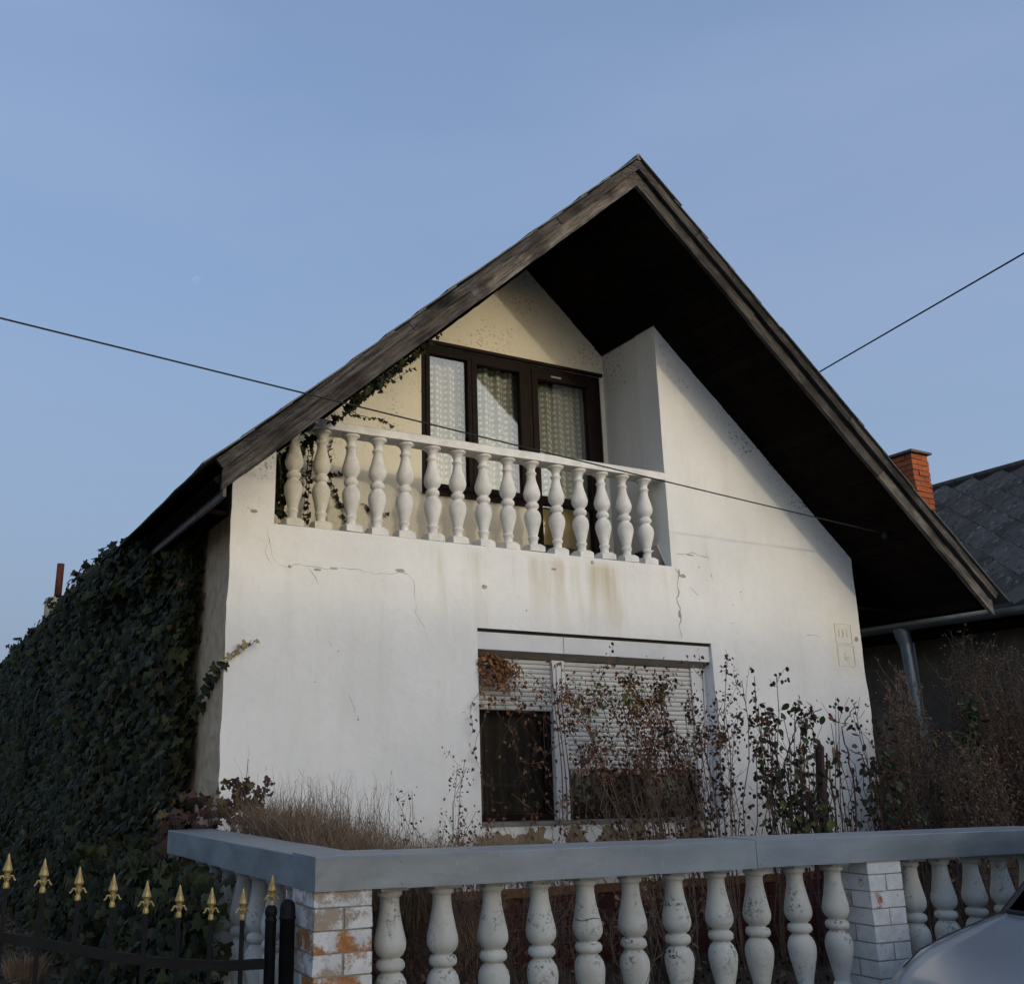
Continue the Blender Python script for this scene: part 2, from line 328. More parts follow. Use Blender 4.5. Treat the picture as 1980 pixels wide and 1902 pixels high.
# ---------------------------------------------------------------- mesh helpers
class MB:
    def __init__(s): s.v = []; s.f = []
    def add(s, v, f):
        n = len(s.v); s.v += [tuple(p) for p in v]; s.f += [tuple(i+n for i in q) for q in f]; return s
    def box(s, x0, x1, y0, y1, z0, z1, jit=0, M_=None):
        v = [(x, y, z) for x in (x0, x1) for y in (y0, y1) for z in (z0, z1)]
        if jit: v = [tuple(c+random.uniform(-jit, jit) for c in p) for p in v]
        if M_: v = [tuple(M_ @ Vector(p)) for p in v]
        return s.add(v, [(0, 1, 3, 2), (4, 6, 7, 5), (0, 4, 5, 1), (2, 3, 7, 6), (0, 2, 6, 4), (1, 5, 7, 3)])
    def tube(s, pts, r0, r1=None, n=4, cap=False):
        r1 = r0 if r1 is None else r1; pts = [Vector(p) for p in pts]; L = len(pts)
        base = len(s.v)
        ref = Vector((.3, .2, 1)) if abs((pts[-1]-pts[0]).normalized().z) < .8 else Vector((1, .2, 0))
        for i, p in enumerate(pts):
            d = (pts[min(i+1, L-1)]-pts[max(i-1, 0)]).normalized(); a = d.cross(ref).normalized(); b = d.cross(a)
            r = r0+(r1-r0)*i/(L-1)
            for k in range(n):
                q = 2*math.pi*(k+.5)/n; s.v.append(tuple(p+a*r*math.cos(q)+b*r*math.sin(q)))
        for i in range(L-1):
            for k in range(n):
                j = base+i*n+k; j2 = base+i*n+(k+1) % n
                s.f.append((j, j2, j2+n, j+n))
        if cap: s.f.append(tuple(base+k for k in range(n))[::-1]); s.f.append(tuple(base+(L-1)*n+k for k in range(n)))
        return s
    def lathe(s, prof, n=24, o=(0, 0, 0), sq=0):
        base = len(s.v)
        for r, z in prof:
            for k in range(n):
                a = 2*math.pi*(k+.5)/n; s.v.append((o[0]+r*math.cos(a), o[1]+r*math.sin(a), o[2]+z))
        for i in range(len(prof)-1):
            for k in range(n):
                j = base+i*n+k; j2 = base+i*n+(k+1) % n; s.f.append((j, j2, j2+n, j+n))
        s.f.append(tuple(base+k for k in range(n))[::-1]); s.f.append(tuple(base+(len(prof)-1)*n+k for k in range(n)))
        return s
    def prism(s, poly, y0, y1):        # outline in xz, extruded along y
        n = len(poly); v = [(x, y0, z) for x, z in poly]+[(x, y1, z) for x, z in poly]
        return s.add(v, [tuple(range(n)), tuple(range(2*n-1, n-1, -1))]+[(i, i+n, (i+1) % n+n, (i+1) % n) for i in range(n)])
    def mesh(s, name, mat, smooth=False):
        me = bpy.data.meshes.new(name); me.from_pydata(s.v, [], s.f); me.materials.append(mat)
        if smooth: me.polygons.foreach_set('use_smooth', [True]*len(me.polygons))
        me.update(); return me
    def build(s, name, mat, parent=None, smooth=False, **kw):
        o = link(name, s.mesh(name, mat, smooth), parent); tag(o, **kw); return o

def wloc(o):
    p = Vector(o.location)
    return p + wloc(o.parent) if o.parent else p
def link(name, me, parent=None, loc=(0, 0, 0)):
    o = bpy.data.objects.new(name, me); C.objects.link(o)
    o.parent = parent; o.location = Vector(loc) - (wloc(parent) if parent else Vector())
    return o
def tag(o, label=None, cat=None, group=None, kind=None):
    for k, v in (('label', label), ('category', cat), ('group', group), ('kind', kind)):
        if v: o[k] = v
    return o
def thing(name, loc, label, cat, group=None):
    o = bpy.data.objects.new(name, None); o.empty_display_size = .2; C.objects.link(o); o.location = loc
    return tag(o, label, cat, group)

def wn_(x, z, a=.004):
    return a*(noise.noise(Vector((x*1.3, 3.1, z*1.3)))+.5*noise.noise(Vector((x*4, 9, z*4))))
def panel(name, mat, parent, x0, x1, z0, z1, y, th, holes=(), cuts=(), step=.11, edge=0.0):
    def lines(a, b, brk):
        brk = sorted(set([a, b]+[q for q in brk if a < q < b])); out = list(brk); n = int((b-a)/step)
        for i in range(1, n):
            q = a+(b-a)*i/n
            if min(abs(q-k) for k in brk) > step*.3: out.append(q)
        return sorted(out)
    xs = lines(x0, x1, [h[0] for h in holes]+[h[1] for h in holes]); zs = lines(z0, z1, [h[2] for h in holes]+[h[3] for h in holes])
    bm = bmesh.new(); V = {}
    for i, x in enumerate(xs):
        for j, z in enumerate(zs):
            xx = x
            if edge and i == 0: xx += edge*(noise.noise(Vector((1, 7, z*2.2)))+.5*noise.noise(Vector((1, 3, z*8))))
            if edge and i == len(xs)-1: xx += edge*(noise.noise(Vector((5, 7, z*2.2)))+.5*noise.noise(Vector((5, 3, z*8))))
            V[i, j] = bm.verts.new((xx, y+wn_(x, z), z))
    for i in range(len(xs)-1):
        for j in range(len(zs)-1):
            cx, cz = (xs[i]+xs[i+1])/2, (zs[j]+zs[j+1])/2
            if any(h[0] < cx < h[1] and h[2] < cz < h[3] for h in holes): continue
            bm.faces.new((V[i, j], V[i+1, j], V[i+1, j+1], V[i, j+1]))
    for co, no in cuts:
        bmesh.ops.bisect_plane(bm, geom=bm.verts[:]+bm.edges[:]+bm.faces[:], plane_co=co, plane_no=no, clear_outer=True)
    bmesh.ops.delete(bm, geom=[v for v in bm.verts if not v.link_faces], context='VERTS')
    r = bmesh.ops.extrude_face_region(bm, geom=bm.faces[:], use_keep_orig=True)
    for g in r['geom']:
        if isinstance(g, bmesh.types.BMVert): g.co.y = y+th
    bmesh.ops.recalc_face_normals(bm, faces=bm.faces[:])
    me = bpy.data.meshes.new(name); bm.to_mesh(me); bm.free(); me.materials.append(mat)
    return link(name, me, parent)

def ribbon(name, pts, w, parent, mat, y=7.6, off=.0016, kind=None):
    mb = MB(); P = []
    for (a, b) in zip(pts[:-1], pts[1:]):
        n = max(1, int(math.dist(a, b)/.035))
        for k in range(n):
            t = k/n; P.append((a[0]+(b[0]-a[0])*t+random.uniform(-.007, .007)*(k > 0), a[1]+(b[1]-a[1])*t+random.uniform(-.007, .007)*(k > 0)))
    P.append(pts[-1]); n = len(P); vs_ = []
    for i, (x, z) in enumerate(P):
        a, b = P[max(i-1, 0)], P[min(i+1, n-1)]; dx, dz = b[0]-a[0], b[1]-a[1]; L = math.hypot(dx, dz) or 1
        ww = w*random.uniform(.25, 1.5)*(.3 if i in (0, n-1) else 1)/2
        yy = y+wn_(x, z)-off
        vs_ += [(x-dz/L*ww, yy, z+dx/L*ww), (x+dz/L*ww, yy, z-dx/L*ww)]
    mb.add(vs_, [(2*i, 2*i+1, 2*i+3, 2*i+2) for i in range(n-1)])
    return mb.build(name, mat, parent)
def blob(name, cx, cz, rx, rz, parent, mat, y=7.6, off=.003, n=22, seed=0, rough=.35):
    vs_ = [(cx, y+wn_(cx, cz)-off-.001, cz)]
    for ring in (.55, 1):
        for k in range(n):
            a = 2*math.pi*k/n; r = ring*(1+rough*noise.noise(Vector((math.cos(a)*1.7+seed, math.sin(a)*1.7, seed)))+.3*rough*noise.noise(Vector((math.cos(a)*6+seed, math.sin(a)*6, seed))))
            x, z = cx+rx*r*math.cos(a), cz+rz*r*math.sin(a); vs_.append((x, y+wn_(x, z)-(off if ring < 1 else .0008), z))
    f = [(0, 1+k, 1+(k+1) % n) for k in range(n)]+[(1+k, 1+n+k, 1+n+(k+1) % n, 1+(k+1) % n) for k in range(n)]
    mb = MB(); mb.add(vs_, f); return mb.build(name, mat, parent)

G = -1.6           # ground level; the eye is at z = 0
# ================================================================ SETTING
def sheet(name, x0, x1, y0, y1, z, mat, n=60, amp=0.0, fr=.8):
    mb = MB(); nx = n; ny = n
    for j in range(ny+1):
        for i in range(nx+1):
            x = x0+(x1-x0)*i/nx; y = y0+(y1-y0)*j/ny
            mb.v.append((x, y, z+amp*noise.noise(Vector((x*fr, y*fr, 1)))+amp*.4*noise.noise(Vector((x*fr*4, y*fr*4, 2)))))
    for j in range(ny):
        for i in range(nx):
            a = j*(nx+1)+i; mb.f.append((a, a+1, a+nx+2, a+nx+1))
    return mb.build(name, mat, kind='structure', smooth=True)
M['field'] = simple('dry_grass_field', (.17, .15, .09), (.12, .11, .06), .3, 1)
sheet('ground', -3000, 3000, -3000, 3000, G-.16, M['field'], 8)
sheet('road', -120, 120, -7.5, 3.3, G-.15, M['asph'], 10)
MB().box(-120, 120, 3.3, 3.42, G-.3, G-.06).build('kerb', M['concrete'], kind='structure')
sheet('verge', -40, 40, 3.42, 4.1, G-.07, M['gravel'], 80, .01, 2)
sheet('driveway', -20, 1.66, 4.1, 30, G, M['gravel'], 110, .05)
sheet('garden_soil', 1.6, 11.4, 4.46, 7.7, G+.08, M['soil'], 70, .07, 1.2)
sheet('side_yard', 9.1, 11.8, 7.6, 30, G+.02, M['soil'], 40, .04)

# ================================================================ HOUSE
SL = .895; AX = 5.69; AZ = 5.33
zs_ = lambda x: AZ-SL*abs(x-AX)
house = thing('white_house', (5.69, 7.6, G), 'white plastered gable house with deep dark timber roof overhang and upstairs balcony', 'house')
nrm = math.hypot(1, SL)
cutL = ((AX, 0, AZ+.04), (-SL/nrm, 0, 1/nrm)); cutR = ((AX, 0, AZ+.04), (SL/nrm, 0, 1/nrm))
WX0, WX1, WZ0, WZ1 = 4.44, 7.07, -.415, 1.217
panel('front_wall', M['facade'], house, 2.207, 9.17, G+.02, 4.8, 7.6, .3,
      holes=[(WX0, WX1, WZ0, WZ1), (2.566, 6.65, 1.945, 9)], cuts=[cutL, cutR], edge=.022)
fw = house.children[-1] if False else [o for o in C.objects if o.name == 'front_wall'][0]
fw.data.materials.append(M['sideplaster'])
for p in fw.data.polygons:
    if p.normal.x < -.5 and p.center.x < 2.26: p.material_index = 1
def slopebox(name, mat, y0, y1, x0, x1, z0, parent=house, dz=.03):   # wall under the roof between x0 and x1
    pl = [(x0, z0), (x1, z0), (x1, zs_(x1)+dz)]+([(AX, AZ+dz)] if x0 < AX < x1 else [])+[(x0, zs_(x0)+dz)]
    return MB().prism(pl, y0, y1).build(name, mat, parent)
# recess back wall with the window opening
BY = 8.49
panel('balcony_back_wall', M['cream'], house, 2.3, 6.85, 1.9, 5.4, BY, .2,
      holes=[(4.37, 6.60, 2.66, 4.235), (5.62, 6.60, 1.9, 2.67)], cuts=[cutL, cutR])
MB().prism([(7.9, 1.9), (7.9, 4.3), (7.9, 4.3)], 0, 0) if False else None
# right side wall of the recess
mb = MB(); n = 10
xi = 6.653; pts = []
mb.prism([(xi, 1.9), (xi+.22, 1.9), (xi+.22, zs_(xi+.22)+.04), (xi, zs_(xi)+.04)], 7.901, 8.9)
mb.build('niche_side_wall', M['white'], house)
MB().box(2.3, 6.653, 7.9, 8.49, 1.80, 1.945).build('balcony_floor', M['concrete'], house)
# body behind
slopebox('right_infill_wall', M['white'], 8.9, 9.0, 6.653, 9.1, 1.9)
MB().box(2.207, 2.45, 7.9, 27, G, zs_(2.207)+.05).build('side_wall', M['sideplaster'], house)
MB().box(8.93, 9.168, 7.9, 27, G, zs_(9.17)+.05).build('side_wall', M['white'], house)
slopebox('rear_wall', M['white'], 27, 27.25, 2.207, 9.17, G)
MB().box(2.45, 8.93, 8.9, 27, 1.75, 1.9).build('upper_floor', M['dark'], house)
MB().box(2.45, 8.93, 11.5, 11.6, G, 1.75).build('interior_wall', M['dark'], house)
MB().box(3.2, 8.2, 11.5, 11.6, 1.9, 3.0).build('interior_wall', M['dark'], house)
# ---- roof
Y0R, Y1R = 6.62, 27.6
XL, XR = 1.85, 9.93
def along(side, s, h):                 # point down the slope from the apex (s = distance), h normal to the slope
    dx = (1 if side > 0 else -1); return (AX+dx*(s/nrm+h*SL/nrm), AZ-s*SL/nrm+h/nrm)
SLEN = {-1: (AX-XL)*nrm, 1: (XR-AX)*nrm}
roof = link('roof', None, house, (AX, 7.6, AZ))
for side in (-1, 1):
    L = SLEN[side]
    # deck
    a, b = along(side, -.06*SL, .06), along(side, L, .06); c, d = along(side, L, .10), along(side, -.10*SL, .10)
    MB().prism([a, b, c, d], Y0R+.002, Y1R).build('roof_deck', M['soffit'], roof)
    # soffit planks running front to back
    nb = int(L/.125)
    for k in range(nb):
        s0, s1 = L*k/nb+.003, L*(k+1)/nb-.003; h = random.uniform(.018, .026)
        e0, e1 = (s0, s0) if k else (-h*SL, -.058*SL)
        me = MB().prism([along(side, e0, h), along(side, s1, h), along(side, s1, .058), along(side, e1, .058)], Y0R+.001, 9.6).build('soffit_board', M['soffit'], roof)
    # overlapping roof sheets; their stepped edge shows against the sky
    nc = 14
    for k in range(nc):
        s0, s1 = L*k/nc-.06, L*(k+1)/nc+.035; lift = random.uniform(.002, .014)
        n = 26; mb = MB(); y0 = Y0R-.105+random.uniform(-.008, .008)
        if k == 0: s0 = -.2*SL
        for (s, h) in ((s0, .197), (s1, .199+lift), (s1, .210+lift), (s0, .207)):
            x, z = along(side, s, h)
            for j in range(n+1):
                y = y0+(Y1R-y0)*(j/n)**2
                mb.v.append((x, y, z+.006*math.sin(y*7+k)))
        for j in range(n):
            for q in range(4):
                a = q*(n+1)+j; b = ((q+1) % 4)*(n+1)+j
                mb.f.append((a, b, b+1, a+1))
        for j in (0, n): mb.f.append((j, n+1+j, 2*(n+1)+j, 3*(n+1)+j))
        mb.build('roof_sheet', M['roofsheet'], roof)
# ridge cap
MB().tube([(AX, Y0R-.10, AZ+.268), (AX, Y1R, AZ+.268)], .034, .034, 8, True).build('ridge_cap', M['roofsheet'], roof)
# bargeboards: two layers each side, each layer in several lengths of board
def board(name, side, s0, s1, h0, h1, y, th, mat, endcut=None, taper=0, wob=.003):
    L = s1-s0; n = max(2, int(L/.18)); rows = []
    mb = MB()
    for i in range(n+1):
        s = L*i/n
        for hh, base in ((0, h0), (1, h1)):
            hj = base+random.uniform(-wob, wob)
            for yy in (0, th): mb.v.append((s, yy+random.uniform(-.001, .001), hj))
    for i in range(n):
        a = i*4; b = a+4
        mb.f += [(a, b, b+2, a+2), (a+1, a+3, b+3, b+1), (a, a+1, b+1, b), (a+2, b+2, b+3, a+3)]
    mb.f += [(0, 2, 3, 1), (n*4, n*4+1, n*4+3, n*4+2)]
    if endcut:    # slanting end cut: shift the vertices of the end rows
        for idx, sh in endcut: mb.v[idx] = (mb.v[idx][0]+sh, mb.v[idx][1], mb.v[idx][2])
    me = mb.mesh(name, mat); o = link(name, me, roof)
    if side < 0:
        for v in me.vertices: v.co.x = -v.co.x
        me.flip_normals()
    x, z = along(side, s0, 0)
    ang = math.atan(SL)
    o.rotation_euler = (0, ang if side > 0 else -ang, 0)
    o.location = Vector((x, y, z))-wloc(roof)
    return o
random.seed(11)
for side in (-1, 1):
    L = SLEN[side]
    cutsA = [0.07, L*.46, L+.02] if side < 0 else [0.07, L*.30, L*.66, L-.0]
    for a, b in zip(cutsA[:-1], cutsA[1:]):
        board('bargeboard', side, a+.002, b-.002, .0, .150, Y0R-.04+random.uniform(0, .006), .04, M['barge'], endcut=[(-4, .0), (-3, .0), (-2, -.150*SL), (-1, -.150*SL)] if b >= L-.001 else None)
    cutsB = [.135, L*.22, L*.60, L-.07] if side < 0 else [.135, L*.13, L*.55, L-.12]
    for a, b in zip(cutsB[:-1], cutsB[1:]):
        board('verge_board', side, a+.003, b-.003, .112, .192, Y0R-.088+random.uniform(0, .008), .046, M['verge'])
MB().prism([along(-1, 0.0, .0), along(-1, .075, .0), along(-1, .075, .15), (AX, AZ+.15*nrm), along(1, .075, .15), along(1, .075, .0)], Y0R-.038, Y0R).build('bargeboard', M['barge'], roof)
MB().prism([(AX, AZ+.113*nrm), along(-1, .14, .113), along(-1, .14, .190), (AX, AZ+.190*nrm), along(1, .14, .190), along(1, .14, .113)], Y0R-.086, Y0R-.042).build('verge_board', M['verge'], roof)
# left eave: fascia, half round gutter, bracket end of the bargeboard
MB().box(XL+.02, XL+.045, Y0R+.05, Y1R, 1.86, 1.97).build('fascia', M['fasc'], roof)
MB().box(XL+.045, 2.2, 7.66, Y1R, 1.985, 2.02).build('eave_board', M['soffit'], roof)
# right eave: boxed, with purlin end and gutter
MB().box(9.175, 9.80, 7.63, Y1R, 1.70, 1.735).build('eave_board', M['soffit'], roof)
MB().box(9.775, 9.80, Y0R+.05, Y1R, 1.62, 1.80).build('fascia', M['soffit'], roof)
def gutter(parent, x, z, y0, y1, r, mat, name='gutter'):
    mb = MB(); n = 10; 
    for y in (y0, y1):
        for rr in (r, r-.006):
            for k in range(n+1):
                a = math.pi+math.pi*k/n; mb.v.append((x+rr*math.cos(a), y, z+rr*math.sin(a)))
    m = n+1
    for k in range(n):
        mb.f += [(k, k+1, 2*m+k+1, 2*m+k), (m+k, 3*m+k, 3*m+k+1, m+k+1), (k, m+k, m+k+1, k+1)]
    mb.f += [(0, 2*m, 3*m, m), (n, m+n, 3*m+n, 2*m+n)]
    mb.f.append(tuple(range(m)))
    return mb.build(name, mat, parent, smooth=False)
gutter(roof, XR+.0, 1.60, Y0R+.0, Y1R, .055, M['zincpipe'])

# ---- plaster damage
for pts, w in (([(6.684, 1.94), (6.733, 1.877), (6.698, 1.762), (6.715, 1.695), (6.673, 1.633), (6.715, 1.54), (6.716, 1.467), (6.71, 1.405), (6.684, 1.379), (6.702, 1.25)], .011),
               ([(2.504, 1.92), (2.531, 1.809), (2.552, 1.688), (2.613, 1.615), (2.706, 1.6), (2.752, 1.627), (2.847, 1.622), (3.014, 1.61), (3.135, 1.632), (3.283, 1.633), (3.433, 1.61), (3.623, 1.62), (3.688, 1.643), (3.765, 1.632), (3.83, 1.566), (3.843, 1.40)], .0038),
               ([(2.504, 1.80), (2.50, 1.70), (2.56, 1.60)], .003), ([(2.86, 1.62), (2.93, 1.54), (2.96, 1.48)], .004), ([(3.843, 1.40), (3.84, 1.30), (3.92, 1.20), (3.95, 1.08)], .003),
               ([(6.72, 2.08), (6.84, 2.085), (6.92, 2.11), (7.0, 2.085), (7.08, 2.08), (7.16, 2.06)], .006), ([(6.86, 1.76), (6.93, 1.70), (6.97, 1.68)], .012),
               ([(3.24, .62), (3.29, .50), (3.33, .40)], .003), ([(3.06, -.02), (3.2, -.14), (3.3, -.22)], .003), ([(2.41, .25), (2.43, .16), (2.42, .1)], .002),
               ([(7.33, 1.42), (7.40, 1.44)], .007), ([(8.36, 1.37), (8.5, 1.38), (8.56, 1.36)], .006), ([(7.5, 1.76), (7.52, 1.66)], .005), ([(7.15, 1.93), (7.16, 1.86)], .006),
               ([(3.05, 1.05), (3.09, .98)], .004), ([(7.1, 2.2), (7.12, 2.05)], .004)):
    ribbon('crack', pts, w, house, M['crack'])
random.seed(5)
for cx, cz, rx, rz in ((2.39, 2.03, .03, .015), (2.95, 1.60, .03, .010), (3.09, 1.622, .035, .009), (3.70, 1.655, .045, .016), (2.71, 1.606, .015, .012), (6.78, 1.86, .035, .018), (6.735, 1.885, .012, .04), (6.70, 1.48, .016, .04),
                       (4.52, 1.58, .03, .02), (7.0, 1.97, .008, .01), (7.52, 1.76, .008, .008), (9.10, 1.37, .03, .03), (5.26, 1.80, .03, .012), (5.70, 1.90, .02, .02), (4.95, 1.40, .008, .01), (3.14, .95, .006, .006), (2.95, .70, .006, .005), (3.32, .42, .008, .008), (7.4, 1.62, .007, .007), (6.9, 2.08, .05, .006)):
    blob('chip', cx, cz, rx, rz, house, M['chip'], seed=cx*7, off=.002, n=12)
for cx, cz, rx, rz in ((4.62, -.60, .20, .14), (4.95, -.56, .16, .14), (5.38, -.54, .10, .13), (5.72, -.58, .17, .13), (6.02, -.48, .08, .10), (6.30, -.62, .15, .10), (6.66, -.54, .16, .09), (5.2, -.80, .35, .06), (6.3, -.82, .3, .05), (7.6, -.3, .06, .03), (8.6, .15, .05, .12)):
    blob('bare_patch', cx, cz, rx, rz, house, M['patch'], seed=cx*3, off=.004, n=30, rough=.7)
# pencilled house-number box, two cells
def outline(x0, x1, z0, z1, w=.006):
    mb = MB(); y = 7.6-.0065
    for a in ((x0, x1, z1-w, z1), (x0, x1, z0, z0+w), (x0, x0+w, z0+w, z1-w), (x1-w, x1, z0+w, z1-w)): mb.box(a[0], a[1], y, y+.004, a[2], a[3])
    return mb
M['pencil'] = simple('faint_mark', (.77, .755, .68), (.80, .785, .72), 15, .9)
outline(8.785, 9.03, 1.315, 1.525, .007).build('number_box', M['pencil'], house); outline(8.79, 9.035, 1.075, 1.30, .007).build('number_box', M['pencil'], house)
for txt, x, z, sz in (('LH', 8.83, 1.38, .12), ('6', 8.88, 1.14, .14)):
    cu = bpy.data.curves.new('t', 'FONT'); cu.body = txt; cu.size = sz; cu.extrude = .001
    to = bpy.data.objects.new('t', cu); C.objects.link(to)
    me = bpy.data.meshes.new_from_object(to); bpy.data.objects.remove(to)
    me.materials.clear(); me.materials.append(M['pencil'])
    o = link('painted_letters' if txt == 'LH' else 'painted_number', me, house, (x, 7.6-.0065, z)); o.rotation_euler = (R(90), 0, 0)

# ---- plinth: ledge and rows of maroon tiles
MB().box(2.19, 9.19, 7.52, 7.598, -.965, -.90, jit=.004).build('plinth_ledge', M['ledge'], house)
MB().box(2.2, 9.18, 7.565, 7.594, G, -.967).build('plinth_backing', M['mortar'], house)
tm = MB().box(-.121, .121, -.012, .006, -.0565, .0565).mesh('tile', M['tile'])
for j in range(5):
    for i in range(28):
        x = 2.33+i*.25; 
        if x > 9.1: continue
        o = link('tile', tm, house, (x, 7.558+random.uniform(-.001, .001), -1.03-j*.121)); o.rotation_euler = (0, R(random.uniform(-.3, .3)), 0)

# ---- balustrade
PROF = [(.078, 0), (.078, .018), (.070, .026), (.052, .034), (.050, .050), (.041, .056), (.037, .085), (.040, .10), (.050, .108), (.050, .120), (.041, .128), (.040, .15),
        (.045, .185), (.056, .225), (.068, .265), (.0775, .305), (.078, .33), (.070, .36), (.054, .385), (.042, .398), (.041, .405), (.054, .412), (.062, .428), (.062, .445), (.054, .46), (.042, .468), (.042, .474),
        (.058, .49), (.071, .515), (.0775, .545), (.077, .575), (.069, .615), (.058, .655), (.047, .70), (.041, .728), (.042, .735), (.050, .742), (.050, .758), (.042, .766), (.038, .80), (.042, .815), (.060, .822)]
def baluster_mesh(name, mat, H, top=0.0):
    mb = MB(); k = (H-top)/.89
    mb.lathe([(r, -(z*k)-top) for r, z in PROF][::-1], 28)
    if top: mb.box(-.066, .066, -.066, .066, -top, 0)
    b = -.822*k-top; w = .076
    # octagon-to-square foot
    o8 = [(w, w*.45), (w*.45, w), (-w*.45, w), (-w, w*.45), (-w, -w*.45), (-w*.45, -w), (w*.45, -w), (w, -w*.45)]
    v = [(x, y, b) for x, y in o8]+[(x if abs(x) > abs(y) else math.copysign(w, x), y if abs(y) > abs(x) else math.copysign(w, y), b-.018) for x, y in o8]
    mb.add(v, [tuple(range(8))[::-1]]+[(i, (i+1) % 8, (i+1) % 8+8, i+8) for i in range(8)])
    mb.box(-w, w, -w, w, -H, b-.018)
    me = mb.mesh(name, mat)
    me.polygons.foreach_set('use_smooth', [len(p.vertices) == 4 and abs(p.normal.z) < .98 and i < (len(PROF)-1)*28 for i, p in enumerate(me.polygons)])
    return me
def rough_copy(me):
    m2 = me.copy(); sd = random.uniform(0, 50); k = random.uniform(.97, 1.03)
    for v in m2.vertices:
        n_ = 1+.028*noise.noise(Vector((v.co.x*14+sd, v.co.y*14, v.co.z*9)))+.012*noise.noise(Vector((v.co.x*50+sd, v.co.y*50, v.co.z*40)))
        v.co.x *= n_*k; v.co.y *= n_*k
    return m2
bal = link('balustrade', None, house, (4.6, 7.68, 1.95))
HR = 2.823
bm1 = baluster_mesh('baluster', M['bal'], HR-1.952); bm1 = [bm1]+[rough_copy(bm1) for _ in range(3)]; bm2 = baluster_mesh('baluster', M['balcream'], HR-1.952)
bx = [2.752, 2.995, 3.259, 3.524, 3.790, 4.055, 4.319, 4.586, 4.851, 5.104, 5.383, 5.647, 5.911, 6.167, 6.435]
for i, x in enumerate(bx):
    o = link('baluster', bm2 if i < 2 else bm1[i % 4], bal, (x+.005+random.uniform(-.005, .005), 7.685, HR)); o.rotation_euler = (R(random.uniform(-.8, .8)), R(random.uniform(-1.0, 1.0)), R(random.uniform(-5, 5)))
mb = MB(); n = 30
for i in range(n+1):
    x = 2.9+(6.648-2.9)*i/n; s = .006*noise.noise(Vector((x*1.4, 0, 0))); s2 = .004*noise.noise(Vector((x*2, 5, 0)))
    for y, z in ((7.593, HR), (7.593+.006, HR+.07), (7.625, HR+.086), (7.76, HR+.086), (7.785, HR+.075), (7.785, HR)): mb.v.append((x, y+s2, z+s))
for i in range(n):
    for q in range(6): a = i*6+q; b = i*6+(q+1) % 6; mb.f.append((a, b, b+6, a+6))
mb.f += [tuple(range(6)), tuple(n*6+q for q in range(6))[::-1]]
mb.build('handrail', M['bal'], bal)

# ---- upper window and balcony door
uw = link('upper_window', None, house, (5.5, BY, 2.66))
FY0, FY1 = 8.52, 8.59
def frame(parent, x0, x1, z0, z1, w, y0, y1, mat, name='frame', wb=None):
    mb = MB(); wb = wb or w
    mb.box(x0, x0+w, y0, y1, z0, z1); mb.box(x1-w, x1, y0, y1, z0, z1); mb.box(x0+w, x1-w, y0+.001, y1-.001, z1-w, z1); mb.box(x0+w, x1-w, y0+.001, y1-.001, z0, z0+wb)
    return mb.build(name, mat, parent)
frame(uw, 4.37, 5.66, 2.66, 4.235, .05, FY0-.02, FY1, M['frame'], 'frame')
MB().box(4.34, 6.62, 8.455, 8.488, 4.235, 4.27).build('head_trim', M['frame'], uw)
for x0, x1 in ((4.425, 4.955), (4.962, 5.61)):
    frame(uw, x0, x1, 2.715, 4.18, .045 if x0 < 4.5 else .06, FY0-.03, FY1-.02, M['frame'], 'sash')
    MB().box(x0+.045, x1-.045, FY0+.005, FY0+.009, 2.76, 4.135).build('pane', M['glass'], uw)
MB().box(4.37, 5.62, 8.44, 8.488, 2.635, 2.66).build('window_sill', M['frame'], uw)
bd = link('balcony_door', None, house, (6.1, BY, 1.95))
mb = MB(); mb.box(5.662, 5.70, FY0-.02, FY1, 1.95, 4.235); mb.box(6.53, 6.60, FY0-.02, FY1, 1.95, 4.235); mb.box(5.70, 6.53, FY0-.02, FY1, 4.18, 4.235); mb.build('frame', M['frame'], bd)
mb = MB(); y0, y1 = FY0-.03, FY1-.015
mb.box(5.704, 5.775, y0, y1, 1.96, 4.175); mb.box(6.42, 6.526, y0, y1, 1.96, 4.175); mb.box(5.775, 6.42, y0+.001, y1, 4.09, 4.175); mb.box(5.775, 6.42, y0+.001, y1, 2.69, 2.78); mb.box(5.775, 6.42, y0+.001, y1, 1.96, 2.10)
mb.build('door_leaf', M['frame'], bd)
MB().box(5.95, 6.08, y0-.004, y0, 4.125, 4.145).build('door_badge', M['zinc'], bd)
MB().box(5.775, 6.42, FY0+.005, FY0+.009, 2.78, 4.09).build('pane', M['glass'], bd)
MB().box(5.775, 6.42, FY0+.005, FY0+.009, 2.10, 2.69).build('pane', M['glass'], bd)
MB().box(6.44, 6.47, y0-.05, y0-.001, 2.86, 2.98).build('door_handle', M['black'], bd)
for i in range(19):
    z = 2.67-i*.021; MB().box(5.78, 6.42, 8.575, 8.60, z-.002, z+.002, M_=Matrix.Translation((6.1, 8.585, z)) @ Matrix.Rotation(R(random.uniform(-.4, .4)+(i-9)*.35), 4, 'Y') @ Matrix.Rotation(R(-55+random.uniform(-3, 3)), 4, 'X') @ Matrix.Translation((-6.1, -8.585, -z))).build('blind_slat', M['blind'], bd)
